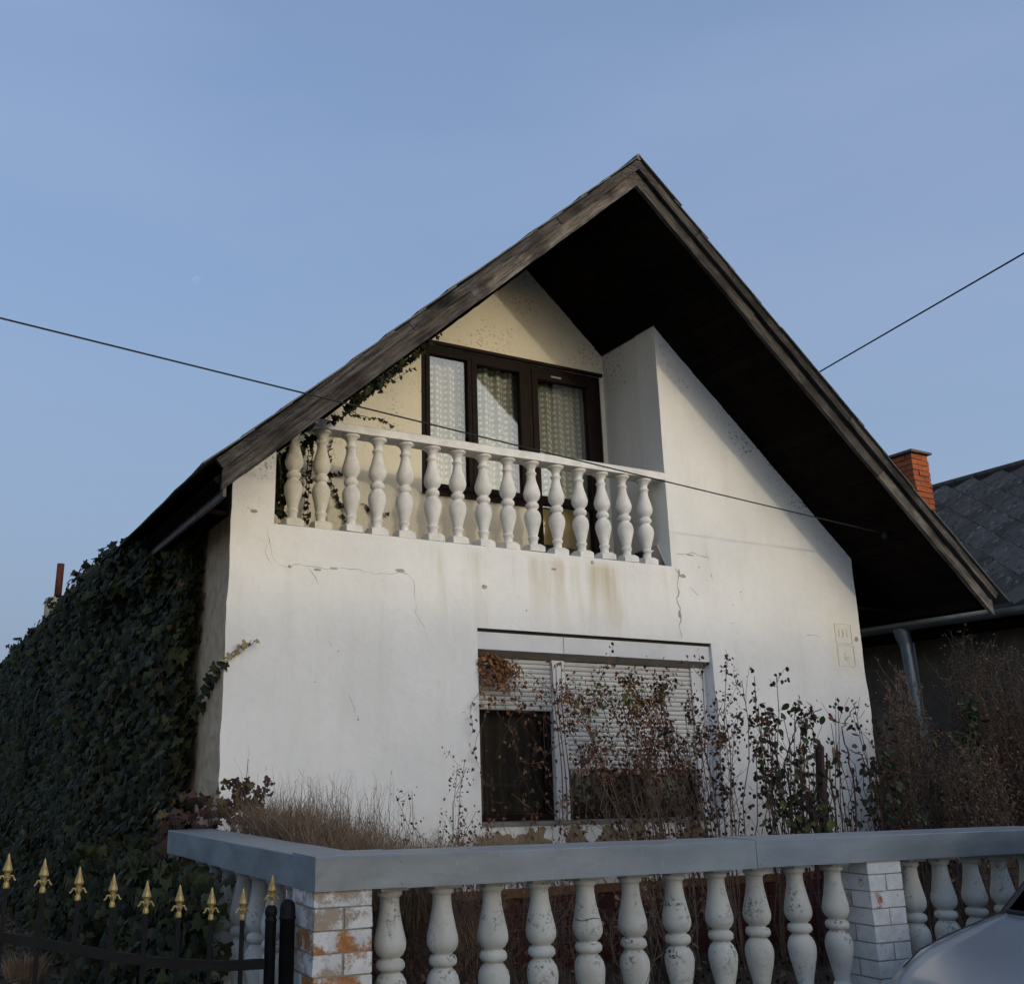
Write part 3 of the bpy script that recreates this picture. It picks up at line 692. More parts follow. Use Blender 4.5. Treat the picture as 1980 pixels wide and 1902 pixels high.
def curtain(name, parent, x0, x1, z0, z1, y, mat, amp=.02, waves=7, seed=0):
    mb = MB(); nx, nz_ = 60, 8
    for j in range(nz_+1):
        z = z0+(z1-z0)*j/nz_
        for i in range(nx+1):
            t = i/nx; x = x0+(x1-x0)*t
            mb.v.append((x, y+amp*math.sin(t*waves*6.28+seed+.6*math.sin(t*5+seed))*(1-.3*j/nz_)+.01*noise.noise(Vector((t*9, z, seed))), z))
    for j in range(nz_):
        for i in range(nx): a = j*(nx+1)+i; mb.f.append((a, a+1, a+nx+2, a+nx+1))
    return mb.build(name, mat, parent, smooth=True)
curtain('lace_curtain', uw, 4.42, 4.96, 2.72, 4.16, 8.66, M['lace'], .03, 4, 1)
curtain('lace_curtain', uw, 4.97, 5.62, 2.72, 4.16, 8.66, M['lace'], .035, 4, 2)
curtain('lace_curtain', bd, 5.76, 6.44, 2.60, 4.12, 8.67, M['lace'], .035, 4, 3)
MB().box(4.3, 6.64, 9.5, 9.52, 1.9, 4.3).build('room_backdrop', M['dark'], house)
panelbox = thing('leaning_panel', (6.56, 7.95, 1.95), 'dark plastic box leaning in the right corner of the balcony', 'box')
mt = Matrix.Translation((6.66, 7.72, 1.95)) @ Matrix.Rotation(R(-24), 4, 'Y')
MB().box(-.20, -.01, -.04, .16, .0, .24, M_=mt).build('casing', M['darkplastic'], panelbox)
MB().box(-.009, -.003, -.045, .165, -.002, .245, M_=mt).build('edge_strip', M['pvc'], panelbox)
MB().box(-.12, -.08, -.044, -.0405, .20, .21, M_=mt).build('sticker', M['pvc'], panelbox)

# ---- lower window with roller shutters
lw = link('lower_window', None, house, (5.7, 7.75, WZ0))
MB().box(WX0+.005, WX1-.005, 7.63, 7.86, 1.04, 1.190).build('shutter_box', M['pvc'], lw)
MB().box(WX0+.002, WX1-.002, 7.622, 7.86, 1.192, WZ1-.001).build('gap_shade_strip', M['dark'], lw)  # dark strip painting in the shade of the slit above the box
mb = MB(); mb.add([(WX0+.005, 7.63, 1.04), (WX1-.01, 7.63, 1.04), (WX1-.01, 7.72, .985), (WX0+.005, 7.72, .985), (WX0+.005, 7.72, 1.04), (WX1-.01, 7.72, 1.04)], [(0, 1, 2, 3), (0, 3, 4), (1, 5, 2), (3, 2, 5, 4)]); mb.build('box_soffit', M['pvcgrey'], lw)
for x in (5.35,): MB().box(x, x+.004, 7.626, 7.631, 1.045, 1.185).build('box_joint', M['pvcgrey'], lw)
WY = 7.74
MB().box(5.272, 5.408, 7.715, 7.80, WZ0+.03, .985).build('mullion', M['pvc'], lw)
MB().box(WX0+.002, WX0+.03, 7.725, 7.80, WZ0+.03, .985).build('side_guide', M['pvc'], lw); MB().box(6.89, WX1-.004, 7.715, 7.80, WZ0+.03, .985).build('side_guide', M['pvc'], lw)
def shutter(x0, x1, ztop, zbot):
    n = round((ztop-zbot)/.041); p = (ztop-zbot)/n
    mb = MB(); mb.add([(0, .006, 0), (0, -.003, .006), (0, -.006, p*.5), (0, -.003, p-.007), (0, .006, p-.002),
                       (x1-x0, .006, 0), (x1-x0, -.003, .006), (x1-x0, -.006, p*.5), (x1-x0, -.003, p-.007), (x1-x0, .006, p-.002)], [(i, i+1, i+6, i+5) for i in range(4)]+[(0, 5, 9, 4)])
    me = mb.mesh('shutter_slat', M['slat'])
    for k in range(n): link('shutter_slat', me, lw, (x0, WY+random.uniform(-.0015, .0015), zbot+k*p))
shutter(4.472, 5.270, .985, .535); shutter(5.410, 6.888, .985, .035)
frame(lw, 4.47, 5.27, WZ0+.03, .985, .05, 7.765, 7.82, M['frame'], 'frame')
frame(lw, 5.41, 6.888, WZ0+.03, .985, .05, 7.765, 7.82, M['frame'], 'frame')
MB().box(5.90, 5.97, 7.768, 7.82, WZ0+.085, .93).build('frame_post', M['frame'], lw)
for a, b in ((4.525, 5.215), (5.465, 5.90), (5.97, 6.833)): MB().box(a, b, 7.79, 7.794, WZ0+.085, .93).build('pane', M['glass'], lw)
MB().box(WX0-.0, WX1-.2, 7.575, 7.765, WZ0-.0, WZ0+.028).build('window_sill', M['pvcgrey'], lw)
curtain('curtain', lw, 4.5, 5.26, -.4, 1.0, 7.93, M['curtain'], .03, 5, 4); curtain('curtain', lw, 5.45, 6.9, -.4, 1.0, 7.95, M['curtain'], .03, 8, 5)
MB().box(4.50, 4.62, 7.87, 7.90, -.4, .4).build('curtain', M['stemgrey'], lw)

# ---- roof chimney with rusty pipe
ch = link('chimney', None, house, (2.25, 18, 2.4))
mb = MB(); mb.lathe([(.20, 0), (.20, .95), (.19, .985), (.15, 1.0)], 20, (2.28, 18.2, 1.93)); mb.build('stack', M['chimpl'], ch, smooth=False)
MB().tube([(2.28, 18.2, 2.9), (2.285, 18.2, 3.53)], .062, .062, 14, True).build('flue_pipe', M['rust'], ch, smooth=True)

# ================================================================ NEIGHBOUR
nb_ = thing('neighbour_house', (12, 9, G), 'brown rendered neighbouring house with mossy grey diamond slate roof and zinc gutter', 'house')
NS = .79; nn = math.hypot(1, NS); NX, NZ = 11.3, 1.80; NRX, NRZ = 14.5, 1.80+NS*3.2
MB().box(11.62, 17.4, 5.9, 19, G, 1.75).build('wall', M['brownwall'], nb_)
nr = link('roof', None, nb_, (12, 9, 1.8))
MB().add([(NX+.0, 5.6, NZ+.03), (NRX, 5.6, NRZ+.03), (NRX, 19.3, NRZ+.03), (NX, 19.3, NZ+.03), (NX, 5.6, NZ-.06), (NRX, 5.6, NRZ-.06), (NRX, 19.3, NRZ-.06), (NX, 19.3, NZ-.06)],
         [(0, 1, 2, 3), (7, 6, 5, 4), (0, 4, 5, 1), (1, 5, 6, 2), (2, 6, 7, 3), (3, 7, 4, 0)]).build('roof_deck', M['dark'], nr)
MB().add([(17.7, 5.6, NZ), (NRX, 5.6, NRZ+.03), (NRX, 19.3, NRZ+.03), (17.7, 19.3, NZ), (17.7, 5.6, NZ-.08), (NRX, 5.6, NRZ-.06), (NRX, 19.3, NRZ-.06), (17.7, 19.3, NZ-.08)],
         [(0, 3, 2, 1), (4, 5, 6, 7), (0, 1, 5, 4), (1, 2, 6, 5), (2, 3, 7, 6), (3, 0, 4, 7)]).build('roof_deck', M['roofsheet'], nr)
MB().prism([(11.62, 1.75), (17.4, 1.75), (NRX, NRZ-.07)], 5.92, 6.1).build('gable_wall', M['brownwall'], nb_)
# diamond slates, each its own piece; local x down the slope
D = .235; D2 = D*.95
sm = MB(); sm.add([(D2, 0, 0.002), (0, D2, .011), (-D2, 0, .020), (0, -D2, .011), (D2, 0, -.006), (0, D2, .003), (-D2, 0, .012), (0, -D2, .003)],
                  [(0, 1, 2, 3), (0, 4, 5, 1), (1, 5, 6, 2), (2, 6, 7, 3), (3, 7, 4, 0), (7, 6, 5, 4)])
sme = sm.mesh('slate', M['slate']); SLN = 3.2*nn; ang = math.atan(NS); rest = MB()
NR = int((SLN-D)/D)
for i in range(NR+1):
    s_ = D+i*(SLN-2*D)/NR
    for j in range(0, 29):
        y = 5.6+D+j*2*D+(D if i % 2 else 0)
        if y > 19.1: continue
        x = NX+s_/nn; z = NZ+.04+s_*NS/nn
        rm = Matrix.Rotation(-ang, 3, 'Y') @ Matrix.Rotation(math.pi+R(random.uniform(-2, 2)), 3, 'Z') @ Matrix.Rotation(R(random.uniform(-1.6, 1.6)), 3, 'X')
        if 6.7 < y < 12.6:
            o = link('slate', sme, nr, (x, y, z+random.uniform(0, .003))); o.rotation_euler = rm.to_euler()
        else:
            T = Matrix.Translation((x, y, z)) @ rm.to_4x4(); rest.add([tuple(T @ v.co) for v in sme.vertices], [tuple(p.vertices) for p in sme.polygons])
rest.build('slate', M['slate'], nr, kind='stuff')
MB().tube([(NRX, 5.6, NRZ+.05), (NRX, 19.3, NRZ+.05)], .06, .06, 8, True).build('ridge_cap', M['slate'], nr)
gutter(nb_, NX-.05, NZ-.0, 5.6, 19.3, .09, M['zincpipe'])
MB().box(NX+.02, 11.62, 5.7, 19.2, 1.62, 1.66).build('eave_board', M['soffit'], nb_)
MB().box(NX+.05, NX+.08, 5.62, 19.3, 1.60, 1.80).build('fascia', M['soffit'], nb_)
for y in (6.4, 7.9, 9.4, 10.9): MB().box(NX-.10, NX+.06, y-.012, y+.012, NZ-.085, NZ-.075).build('gutter_bracket', M['zinc'], nb_)
dp = link('downpipe', None, nb_, (11.28, 8.72, 1.7))
MB().tube([(11.28, 8.72, 1.74), (11.28, 8.72, 1.64), (11.29, 8.70, 1.54)], .115, .075, 14).build('outlet', M['zincpipe'], dp, smooth=True)
MB().tube([(11.29, 8.70, 1.58), (11.30, 8.68, 1.0), (11.31, 8.66, -1.5)], .074, .074, 18).build('pipe', M['zincpipe'], dp, smooth=True)
MB().tube([(11.33, 8.625, 1.56), (11.35, 8.585, -1.5)], .008, .008, 6).build('seam', M['zinc'], dp)
# brick chimney
nc_ = link('chimney', None, nb_, (13.18, 9.7, 3.0))
MB().box(13.012, 13.335, 9.512, 9.905, 2.9, 4.55).build('core', M['dmortar'], nc_)
bl = {k: MB().box(-k/2, k/2, -.058, .058, -.034, .034, jit=.004).mesh('brick', M['cbrick']) for k in (.115, .235, .20, .18)}
random.seed(3)
z = 3.0; row = 0
while z < 4.5:
    er = .0 if z > 4.2 or random.random() > .5 else random.uniform(-.015, .01)
    def put(x, y, k, rz):
        o = link('brick', bl[k], nc_, (x+er+random.uniform(-.006, .006), y+random.uniform(-.006, .006), z)); o.rotation_euler = (R(random.uniform(-1, 1)), R(random.uniform(-1.5, 1.5)), rz+R(random.uniform(-2.5, 2.5)))
    if row % 2 == 0:     # front (-y) two bricks, left face headers/stretchers
        put(13.12, 9.556, .235, 0); put(13.30, 9.556, .115, 0); put(13.056, 9.73, .235, R(90)); put(13.056, 9.87, .115, R(90) if False else 0); put(13.30, 9.75, .235, R(90)); put(13.22, 9.86, .20, 0)
    else:
        put(13.056, 9.62, .235, R(90)); put(13.056, 9.83, .20, R(90)); put(13.24, 9.556, .235, 0); put(13.30, 9.72, .20, R(90)); put(13.22, 9.86, .20, 0)
    z += .083; row += 1
MB().box(12.95, 13.40, 9.45, 9.96, 4.545, 4.58, jit=.006).build('cap_slab', M['dmortar'], nc_)

# ================================================================ FENCE
CT, CB = -.339, -.471
fence = thing('balustrade_fence', (1.9, 4.33, G), 'low white garden fence of plump balusters between painted brick pillars under a zinc cap', 'fence')
def capseg(x0, x1, lift, corner=False):
    mb = MB(); n = max(2, int((x1-x0)/.25)); prof = [(4.2, CB), (4.2, CT), (4.203, CT+.004), (4.475, CT+.006), (4.475, CB+.03), (4.47, CB+.03), (4.44, CB+.05), (4.23, CB+.05), (4.215, CB+.002)]
    for i in range(n+1):
        x = x0+(x1-x0)*i/n; w = .0025*noise.noise(Vector((x*2, 1, 0)))
        for y, z in prof: mb.v.append((x, y+w-lift*(y < 4.3), z+w+lift))
    m = len(prof)
    for i in range(n):
        for q in range(m): a = i*m+q; b = i*m+(q+1) % m; mb.f.append((a, b, b+m, a+m))
    mb.f += [tuple(range(m)), tuple(n*m+q for q in range(m))[::-1]]
    return mb.build('cap_sheet', M['zinc'], fence)
capseg(1.648, 2.075, .003); capseg(2.068, 4.10, .0); capseg(4.093, 6.6, .003); capseg(6.59, 9.1, 0); capseg(9.09, 11.4, .003)
for x in (2.05, 4.11, 5.065, 6.57):
    for z in ((-.36, -.45) if x != 5.065 else (-.43,)): MB().lathe([(.006, 0), (.005, .002), (.002, .003)], 8, (0, 0, 0)).build('rivet', M['zinc'], fence)
for o in [o for o in C.objects if o.name.startswith('rivet')]:
    k = int(o.name.split('.')[1]) if '.' in o.name else 0
    P = [(2.05, -.36), (2.05, -.45), (4.115, -.372), (4.115, -.45), (5.065, -.43), (6.57, -.36), (6.57, -.45)][k]
    o.rotation_euler = (R(90), 0, 0); o.location = Vector((P[0], 4.1965, P[1]))-wloc(fence)
# left run cap, returns along the driveway
mb = MB(); prof = [(1.648, CB), (1.648, CT), (1.652, CT+.004), (1.93, CT+.006), (1.93, CB+.03), (1.925, CB+.03), (1.9, CB+.05), (1.68, CB+.05), (1.66, CB+.002)]
n = 12
for i in range(n+1):
    y = 4.477+(6.75-4.477)*i/n; w = .003*noise.noise(Vector((y*2, 8, 0)))
    if i == 0: y = 4.205
    for x, z in prof: mb.v.append((x+w-.002*(i > 0), y if not (i == 0 and x > 1.7) else 4.476, z+w-.0015))
m = len(prof)
for i in range(n):
    for q in range(m): a = i*m+q; b = i*m+(q+1) % m; mb.f.append((a, b, b+m, a+m))
mb.f += [tuple(range(m)), tuple(n*m+q for q in range(m))[::-1]]
mb.build('cap_sheet', M['zinc'], fence)
PROF2 = [(.054, 0), (.060, .010), (.060, .028), (.050, .036), (.046, .043), (.046, .07), (.049, .11), (.056, .155), (.065, .205), (.074, .25), (.077, .278), (.074, .305), (.062, .332), (.047, .346), (.045, .353), (.060, .360), (.068, .376), (.068, .396), (.058, .410), (.045, .417), (.046, .424),
         (.060, .440), (.072, .465), (.078, .495), (.077, .53), (.070, .58), (.058, .64), (.048, .69), (.041, .735), (.042, .745), (.050, .752), (.050, .768), (.042, .776), (.040, .80), (.046, .822)]
PSAVE = PROF; PROF = [(r_*.93, z_) for r_, z_ in PROF2]
fbm = baluster_mesh('baluster', M['balold'], .735, .03); PROF = PSAVE; fbm = [fbm]+[rough_copy(fbm) for _ in range(5)]
fx = [2.053, 2.315, 2.577, 2.836, 3.102, 3.375, 3.648, 3.926, 4.194, 4.479, 4.768, 5.385, 5.648, 5.92, 6.18, 6.45, 6.72, 6.99, 7.26, 7.53, 7.80]
FZ = CB+.012
for i, x in enumerate(fx):
    o = link('baluster', random.choice(fbm), fence, (x, 4.335, FZ)); o.rotation_euler = (R(random.uniform(-1, 1)), R(random.uniform(-1, 1)), R(random.uniform(-4, 4)))
for k in range(7):
    o = link('baluster', random.choice(fbm), fence, (1.79, 4.80+.264*k, FZ)); o.rotation_euler = (R(random.uniform(-1, 1)), R(random.uniform(-1, 1)), R(random.uniform(-4, 4)))
MB().box(1.92, 11.4, 4.225, 4.445, G-.2, -1.195).build('base_wall', M['concrete'], fence); MB().box(1.68, 1.90, 4.48, 6.75, G-.2, -1.195).build('base_wall', M['concrete'], fence)
random.seed(21)
def pillar(x0, y0, mats, w=.262, top=CB+.02):
    p = link('brick_pillar', None, fence, (x0+w/2, y0+w/2, G))
    MB().box(x0+.005, x0+w-.005, y0+.005, y0+w-.005, G-.2, top).build('mortar_core', M['mortar'], p)
    h = .0805; half = .1255
    shp = {}
    for mi, mt_ in enumerate(mats):
        shp[mi] = [MB().box(-w/2, w/2, -half/2+.0, half/2, -h/2, h/2, jit=.0022).mesh('brick', mt_) for _ in range(3)]
    z = top-h/2+.0; row = 0; first = .55
    while z > G-.1:
        for k in (0, 1):
            mi = 0 if len(mats) == 1 or random.random() < .75 else 1
            me = random.choice(shp[mi])
            if row % 2 == 0: loc = (x0+w/2, y0+half/2+k*(w-half), z); rz = 0
            else: loc = (x0+half/2+k*(w-half), y0+w/2, z); rz = R(90)
            o = link('brick', me, p, (loc[0]+random.uniform(-.0015, .0015), loc[1]+random.uniform(-.0015, .0015), loc[2])); o.rotation_euler = (0, 0, rz+random.choice((0, math.pi))+R(random.uniform(-.4, .4)))
        z -= .0875; row += 1
    return p
pillar(1.652, 4.212, [M['pbrick']]); pillar(4.905, 4.212, [M['pbrick2']]); pillar(8.0, 4.212, [M['pbrick2']]); pillar(1.655, 6.49, [M['pbrickdark']])

# ================================================================ GATE
gate = thing('iron_gate', (.7, 4.45, G), 'black wrought iron driveway gate with a sloping rail and gold spearhead finials', 'gate')
GY = 4.45
RT = [(-1.4, -.30), (-.8, -.36), (-.3, -.44), (0.1, -.51), (.46, -.575), (.608, -.606), (.733, -.635), (.895, -.674), (1.062, -.707), (1.276, -.736), (1.40, -.745), (1.522, -.748)]
mb = MB()
for x, z in RT:
    for yy in (-.018, .018):
        for dz in (0, -.037): mb.v.append((x, GY+yy, z+dz))
for i in range(len(RT)-1):
    a = i*4; b = a+4; mb.f += [(a, b, b+1, a+1), (a+2, a+3, b+3, b+2), (a, a+2, b+2, b), (a+1, b+1, b+3, a+3)]
mb.build('top_rail', M['iron'], gate)
MB().box(-1.4, 1.522, GY-.018, GY+.018, G+.10, G+.137).build('bottom_rail', M['iron'], gate)
fin = MB(); fin.lathe([(.0095, 0), (.0125, .004), (.0115, .016), (.008, .024), (.010, .034), (.0115, .040), (.010, .046), (.0125, .056), (.0185, .064), (.0195, .067), (.0135, .086), (.008, .104), (.0035, .122), (.0015, .128)], 8)
for sg in (-1, 1):
    for dy in (0,):
        fin.tube([(sg*.007, 0, .034), (sg*.014, 0, .046), (sg*.021, 0, .046), (sg*.026, 0, .036), (sg*.030, 0, .030), (sg*.034, 0, .031)], .0045, .0032, 6, True)
        fin.tube([(0, sg*.007, .034), (0, sg*.014, .044), (0, sg*.020, .040), (0, sg*.024, .030)], .0045, .0032, 6, True)
fme = fin.mesh('finial', M['gold'])
fb = {0: -.422, 1: -.445, 2: -.480, 3: -.512, 4: -.543, 5: -.566, 6: -.583, 7: -.591}
for k in range(-7, 8):
    x = .466+k*.1365+.0; 
    z = fb[k] if k in fb else -.422+(-k)*.018
    zr = np.interp(x, [q[0] for q in RT], [q[1] for q in RT])
    pk = MB().box(x-.008, x+.008, GY-.008, GY+.008, G+.12, z+.001).build('picket', M['iron'], gate)
    o = link('finial', fme, pk, (x, GY, z)); o.rotation_euler = (0, 0, R(random.uniform(-6, 6)))
# closing stile with ball top at the hinge side
p_ = MB().lathe([(.024, -1.0), (.024, -.02), (.026, -.016), (.026, -.010), (.022, -.004), (.026, .010), (.0275, .022), (.025, .034), (.017, .045), (.006, .050)], 16, (1.548, GY, -.585)).build('hinge_stile', M['iron'], gate, smooth=True)
o = link('finial', fme, p_, (1.550, GY+.0, -.545))
post = thing('gate_post', (1.62, 4.47, G), 'thick black round gate post with domed cap beside the corner brick pillar', 'post')
MB().lathe([(.0325, -1.1), (.0325, -.045), (.036, -.043), (.036, -.035), (.0325, -.032), (.0335, -.01), (.032, .008), (.026, .022), (.015, .031), (.004, .034)], 20, (1.605, 4.40, -.546)).build('post', M['iron'], post, smooth=True)
MB().box(1.57, 1.60, 4.41, 4.45, -.98, -.94).build('hinge', M['iron'], post)

# ================================================================ CABLES, MOON
def cable(name, pts, r, label):
    o = MB().tube(pts, r, r, 8, True).build(name, M['cable'], smooth=True); tag(o, label, 'cable'); return o
A = Vector((8.988, 6.99, 2.378)); B = Vector((.28, 6.02, 2.615)); Dv = B-A
pts = []
for i in range(41):
    t = i/40*2.9; p = A+Dv*t; p.z -= .012*math.sin(min(t, 1)*math.pi)*1.0
    pts.append(p)
cable('overhead_cable', pts, .006, 'black cable crossing in front of the balcony rail and fixed under the right eave')
cb_ = thing('cable_bracket', (8.99, 7.0, 2.37), 'small dark insulator under the right roof overhang holding the cable end', 'bracket')
MB().lathe([(.012, -.05), (.03, -.03), (.03, .0), (.015, .03)], 10, (8.99, 7.0, 2.38)).build('insulator', M['black'], cb_, smooth=True)
a = Vector((14.15, 12, 6.896)); b = Vector((14.09, 8, 7.33)); d = b-a
cable('overhead_cable', [a-d*.6+Vector((0, 0, 0)), a-d*.2, a, a+d*.5, b, b+d*1.2], .014, 'black cable rising to the right behind the ridge of the gable roof')
fv = Vector((380/1980-779/1980, -(535*1980/1960-933.65)/1980, 0))*1980/1959.26
dirm = (F+RR*fv.x+UU*(-(541-933.65)/1959.26)).normalized()
t = NT('moonlight'); t.n.remove(t.b); e = t.n.new('ShaderNodeEmission'); e.inputs[0].default_value = (1, 1, 1, 1)
t.l.new(t.ramp(t.noise(.09, 3), .42, .62, .0, .012), e.inputs[1]); tr = t.n.new('ShaderNodeBsdfTransparent'); ad = t.n.new('ShaderNodeAddShader'); t.l.new(e.outputs[0], ad.inputs[0]); t.l.new(tr.outputs[0], ad.inputs[1]); t.l.new(ad.outputs[0], t.out.inputs[0])
bm = bmesh.new(); bmesh.ops.create_uvsphere(bm, u_segments=24, v_segments=12, radius=9000*.0042); me = bpy.data.meshes.new('moon'); bm.to_mesh(me); bm.free(); me.materials.append(t.m)
mo = link('moon', me, None, dirm*9000); tag(mo, 'faint pale daytime moon high in the left of the sky', 'moon'); mo.visible_shadow = True

# ================================================================ PLANTS
def ivyleaf(s=1.0):
    o = [(0, .0), (.42, .16), (.50, -.10), (.30, -.25), (.34, -.52), (.12, -.50), (0, -.85), (-.12, -.50), (-.34, -.52), (-.30, -.25), (-.50, -.10), (-.42, .16)]
    v = [(0, .05, -.22)]+[(x, -.10*abs(x)*2, z) for x, z in o]      # in the xz plane, tip down, outward +y
    f = [(0, 1+i, 1+(i+1) % 12) for i in range(12)]
    return np.array(v)*s, f
IV, IF = ivyleaf()
SV = np.array([(0, 0, 0), (.30, .03, -.35), (0, -.05, -1), (-.30, .03, -.35)]); SF = [(0, 1, 2), (0, 2, 3)]
OV = np.array([(0, 0, 0), (.25, .05, -.2), (.32, .04, -.5), (.2, .02, -.8), (0, -.04, -1), (-.2, .02, -.8), (-.32, .04, -.5), (-.25, .05, -.2)]); OF = [(0, 1, 2, 3, 4), (0, 4, 5, 6, 7)]
rng = np.random.default_rng(4)
def rotmats(n, outward, spread, tiltz):
    """leaf frames: +y axis near outward, -z near down"""
    out = np.tile(np.array(outward, float), (n, 1))+rng.normal(0, spread, (n, 3)); out /= np.linalg.norm(out, axis=1)[:, None]
    up = np.tile(np.array((0, 0, 1.)), (n, 1))+rng.normal(0, tiltz, (n, 3))
    x = np.cross(out, up); x /= np.linalg.norm(x, axis=1)[:, None]; z = np.cross(x, out)
    return np.stack([x, out, z], axis=2)
def leafcloud(name, P, S, Rm, mat, parent, LV=IV, LF=IF, kind='stuff'):
    n = len(P); k = len(LV)
    V = np.einsum('nij,kj->nki', Rm, LV)*S[:, None, None]+P[:, None, :]
    V = V.reshape(-1, 3)-np.array(wloc(parent) if parent else (0, 0, 0))
    me = bpy.data.meshes.new(name)
    me.vertices.add(n*k); me.vertices.foreach_set('co', V.astype(np.float32).ravel())
    loops = np.concatenate([np.array(f) for f in LF]); L = len(loops)
    allL = (loops[None, :]+np.arange(n)[:, None]*k).ravel(); tot = np.array([len(f) for f in LF]); st = np.concatenate([[0], np.cumsum(tot)[:-1]])
    me.loops.add(n*L); me.loops.foreach_set('vertex_index', allL.astype(np.int32))
    me.polygons.add(n*len(LF)); me.polygons.foreach_set('loop_start', (st[None, :]+np.arange(n)[:, None]*L).ravel().astype(np.int32))
    me.update(calc_edges=True); me.materials.append(mat)
    o = bpy.data.objects.new(name, me); C.objects.link(o); o.parent = parent
    if kind: o['kind'] = kind
    return o
def rands(n, lo, hi): return rng.uniform(lo, hi, n)
ivy = thing('ivy', (1.9, 9, G), 'dense dark green ivy covering the whole left side wall up to the eave', 'ivy')
def bulge(y, z):      # thickness of the ivy coat off the wall at x = 2.207
    t = np.array([.5+.5*noise.noise(Vector((float(a)*.55, float(b)*.8, 2.0)))+.35*noise.noise(Vector((float(a)*1.7, float(b)*1.9, 5.0))) for a, b in zip(y, z)])
    base = .10+.30*np.clip((y-8.15)/2.2, 0, 1)
    low = np.clip((-z-.3)/1.3, 0, 1)
    return base*(.6+.8*t)+.22*low*np.clip((y-7.9)/.8, .3, 1)*t*1.6
def edge_y(z): # front boundary of the coat, leaving a strip of bare wall
    return 8.27-.33*np.clip((-z-.1)/.5, 0, 1)**1.5+np.array([.10*noise.noise(Vector((0, 4, float(q)*1.6))) for q in z])
def ivypts(n, yexp=1.0, zt=2.0):
    y = 8.0+(22.3-8.0)*rng.random(n)**yexp; z = rng.uniform(G, zt, n)
    k = y > edge_y(z); return y[k], z[k]
# deep inner layer, then the outer coat
y, z = ivypts(15000, 1.5); th = bulge(y, z)*rng.uniform(.25, .8, len(y))
leafcloud('foliage', np.stack([2.2-th, y, z], 1), rands(len(y), .09, .13), rotmats(len(y), (-1, -.15, .1), .45, .3), M['ivy'], ivy)
y, z = ivypts(28000, 1.35, 2.04); th = bulge(y, z)*1.15+rng.normal(.0, .06, len(y)); drp = rng.random(len(y))
leafcloud('foliage', np.stack([2.2-th, y, z], 1), rng.choice((.055, .075, .10, .14), len(y), p=(.3, .35, .25, .1))*rng.uniform(.85, 1.15, len(y))*(1+.015*(y-8)), rotmats(len(y), (-1, -.35, .25), .38, .3), M['ivy'], ivy)
y, z = ivypts(600, 1.3, 1.9); th = bulge(y, z)*1.2+.03
leafcloud('dead_leaves', np.stack([2.2-th, y, z], 1), rng.uniform(.04, .10, len(y)), rotmats(len(y), (-1, -.35, .25), .6, .5), M['ivydry'], ivy)
# shaggy top that swells over the eave and the roof edge farther back
n = 7500; y = 8.85+(22.5-8.85)*rng.random(n)**1.2; bl_ = np.array([noise.noise(Vector((float(a)*.9, 3, 1)))+.6*noise.noise(Vector((float(a)*2.6, 3, 1))) for a in y])
zt = 2.02+.10*np.clip((y-8.7)/1.3, 0, 1)*(1+1.2*bl_); z = np.minimum(zt+.03, 2.17+.09*bl_)-.12*np.clip((y-11.5)/4, 0, 1)-rng.random(n)*.5
leafcloud('foliage', np.stack([1.85-(.29*np.clip((y-8.7)/1.0, 0, 1)*(1-.85*np.clip((y-11.5)/4, 0, 1))*rng.random(n))+.18*rng.random(n), y, z], 1), rands(n, .07, .12), rotmats(n, (-1, -.3, .4), .5, .35), M['ivy'], ivy)
# foot of the ivy spilling to the end of the left fence run, and dead reddish leaves there
n = 2600; y = rng.uniform(6.3, 8.3, n); u = rng.random(n); x = 1.55+.75*rng.random(n)-.25*(y > 7.2); z = G+(1.05+.55*noise.noise(Vector((3, 1, 2))))*rng.random(n)*np.clip((y-5.6)/2, .4, 1)+.1
z = np.minimum(z, -.42+.55*np.clip((y-7)/1.2, 0, 1))
leafcloud('foliage', np.stack([x, y, z], 1), rands(n, .06, .11), rotmats(n, (-.7, -.7, .2), .5, .35), M['ivy'], ivy)
n = 2300; y = 5.25+2.0*rng.random(n)**.75; x = 1.64-rng.random(n)*.22*(.3+(y-5.2)/2); z = G+(CB-.02-G)*rng.random(n); k = rng.random(n) < np.clip((y-5.2)/.7, .08, 1)
leafcloud('foliage', np.stack([x, y, z], 1)[k], rands(k.sum(), .06, .11), rotmats(k.sum(), (-1, -.5, .2), .5, .35), M['ivy'], ivy)
n = 230; y = rng.uniform(6.9, 7.9, n); x = rng.uniform(1.75, 2.2, n); z = rng.uniform(-.75, -.12, n)-.25*np.abs(x-2.0)
leafcloud('dead_leaves', np.stack([x, y, z], 1), rands(n, .05, .10), rotmats(n, (-.6, -.8, .2), .7, .6), M['ivydry'], ivy)
# the largest leaves as pieces of their own
ivm = []
for mt_ in (M['ivy'], M['ivy'], M['ivy']):
    me = bpy.data.meshes.new('leaf'); vv = IV*np.array((rng.uniform(.9, 1.15), 1, rng.uniform(.9, 1.1)))+rng.normal(0, .02, IV.shape); me.from_pydata(vv.tolist(), [], IF); me.materials.append(mt_); ivm.append(me)
cnt = 0
while cnt < 290:
    n = 1; y = np.array([8.1+3.2*rng.random()**1.3]); z = np.array([rng.uniform(-1.1, 1.95)])
    if y[0] < edge_y(z)[0]: continue
    th = bulge(y, z)[0]+rng.uniform(.0, .05); o = link('leaf', ivm[cnt % 3], ivy, (2.2-th, y[0], z[0]))
    rm = rotmats(1, (-1, -.4, .3), .3, .3)[0]; s = rng.uniform(.10, .15)
    o.rotation_euler = Matrix(rm.tolist()).to_euler(); o.scale = (s, s, s); cnt += 1
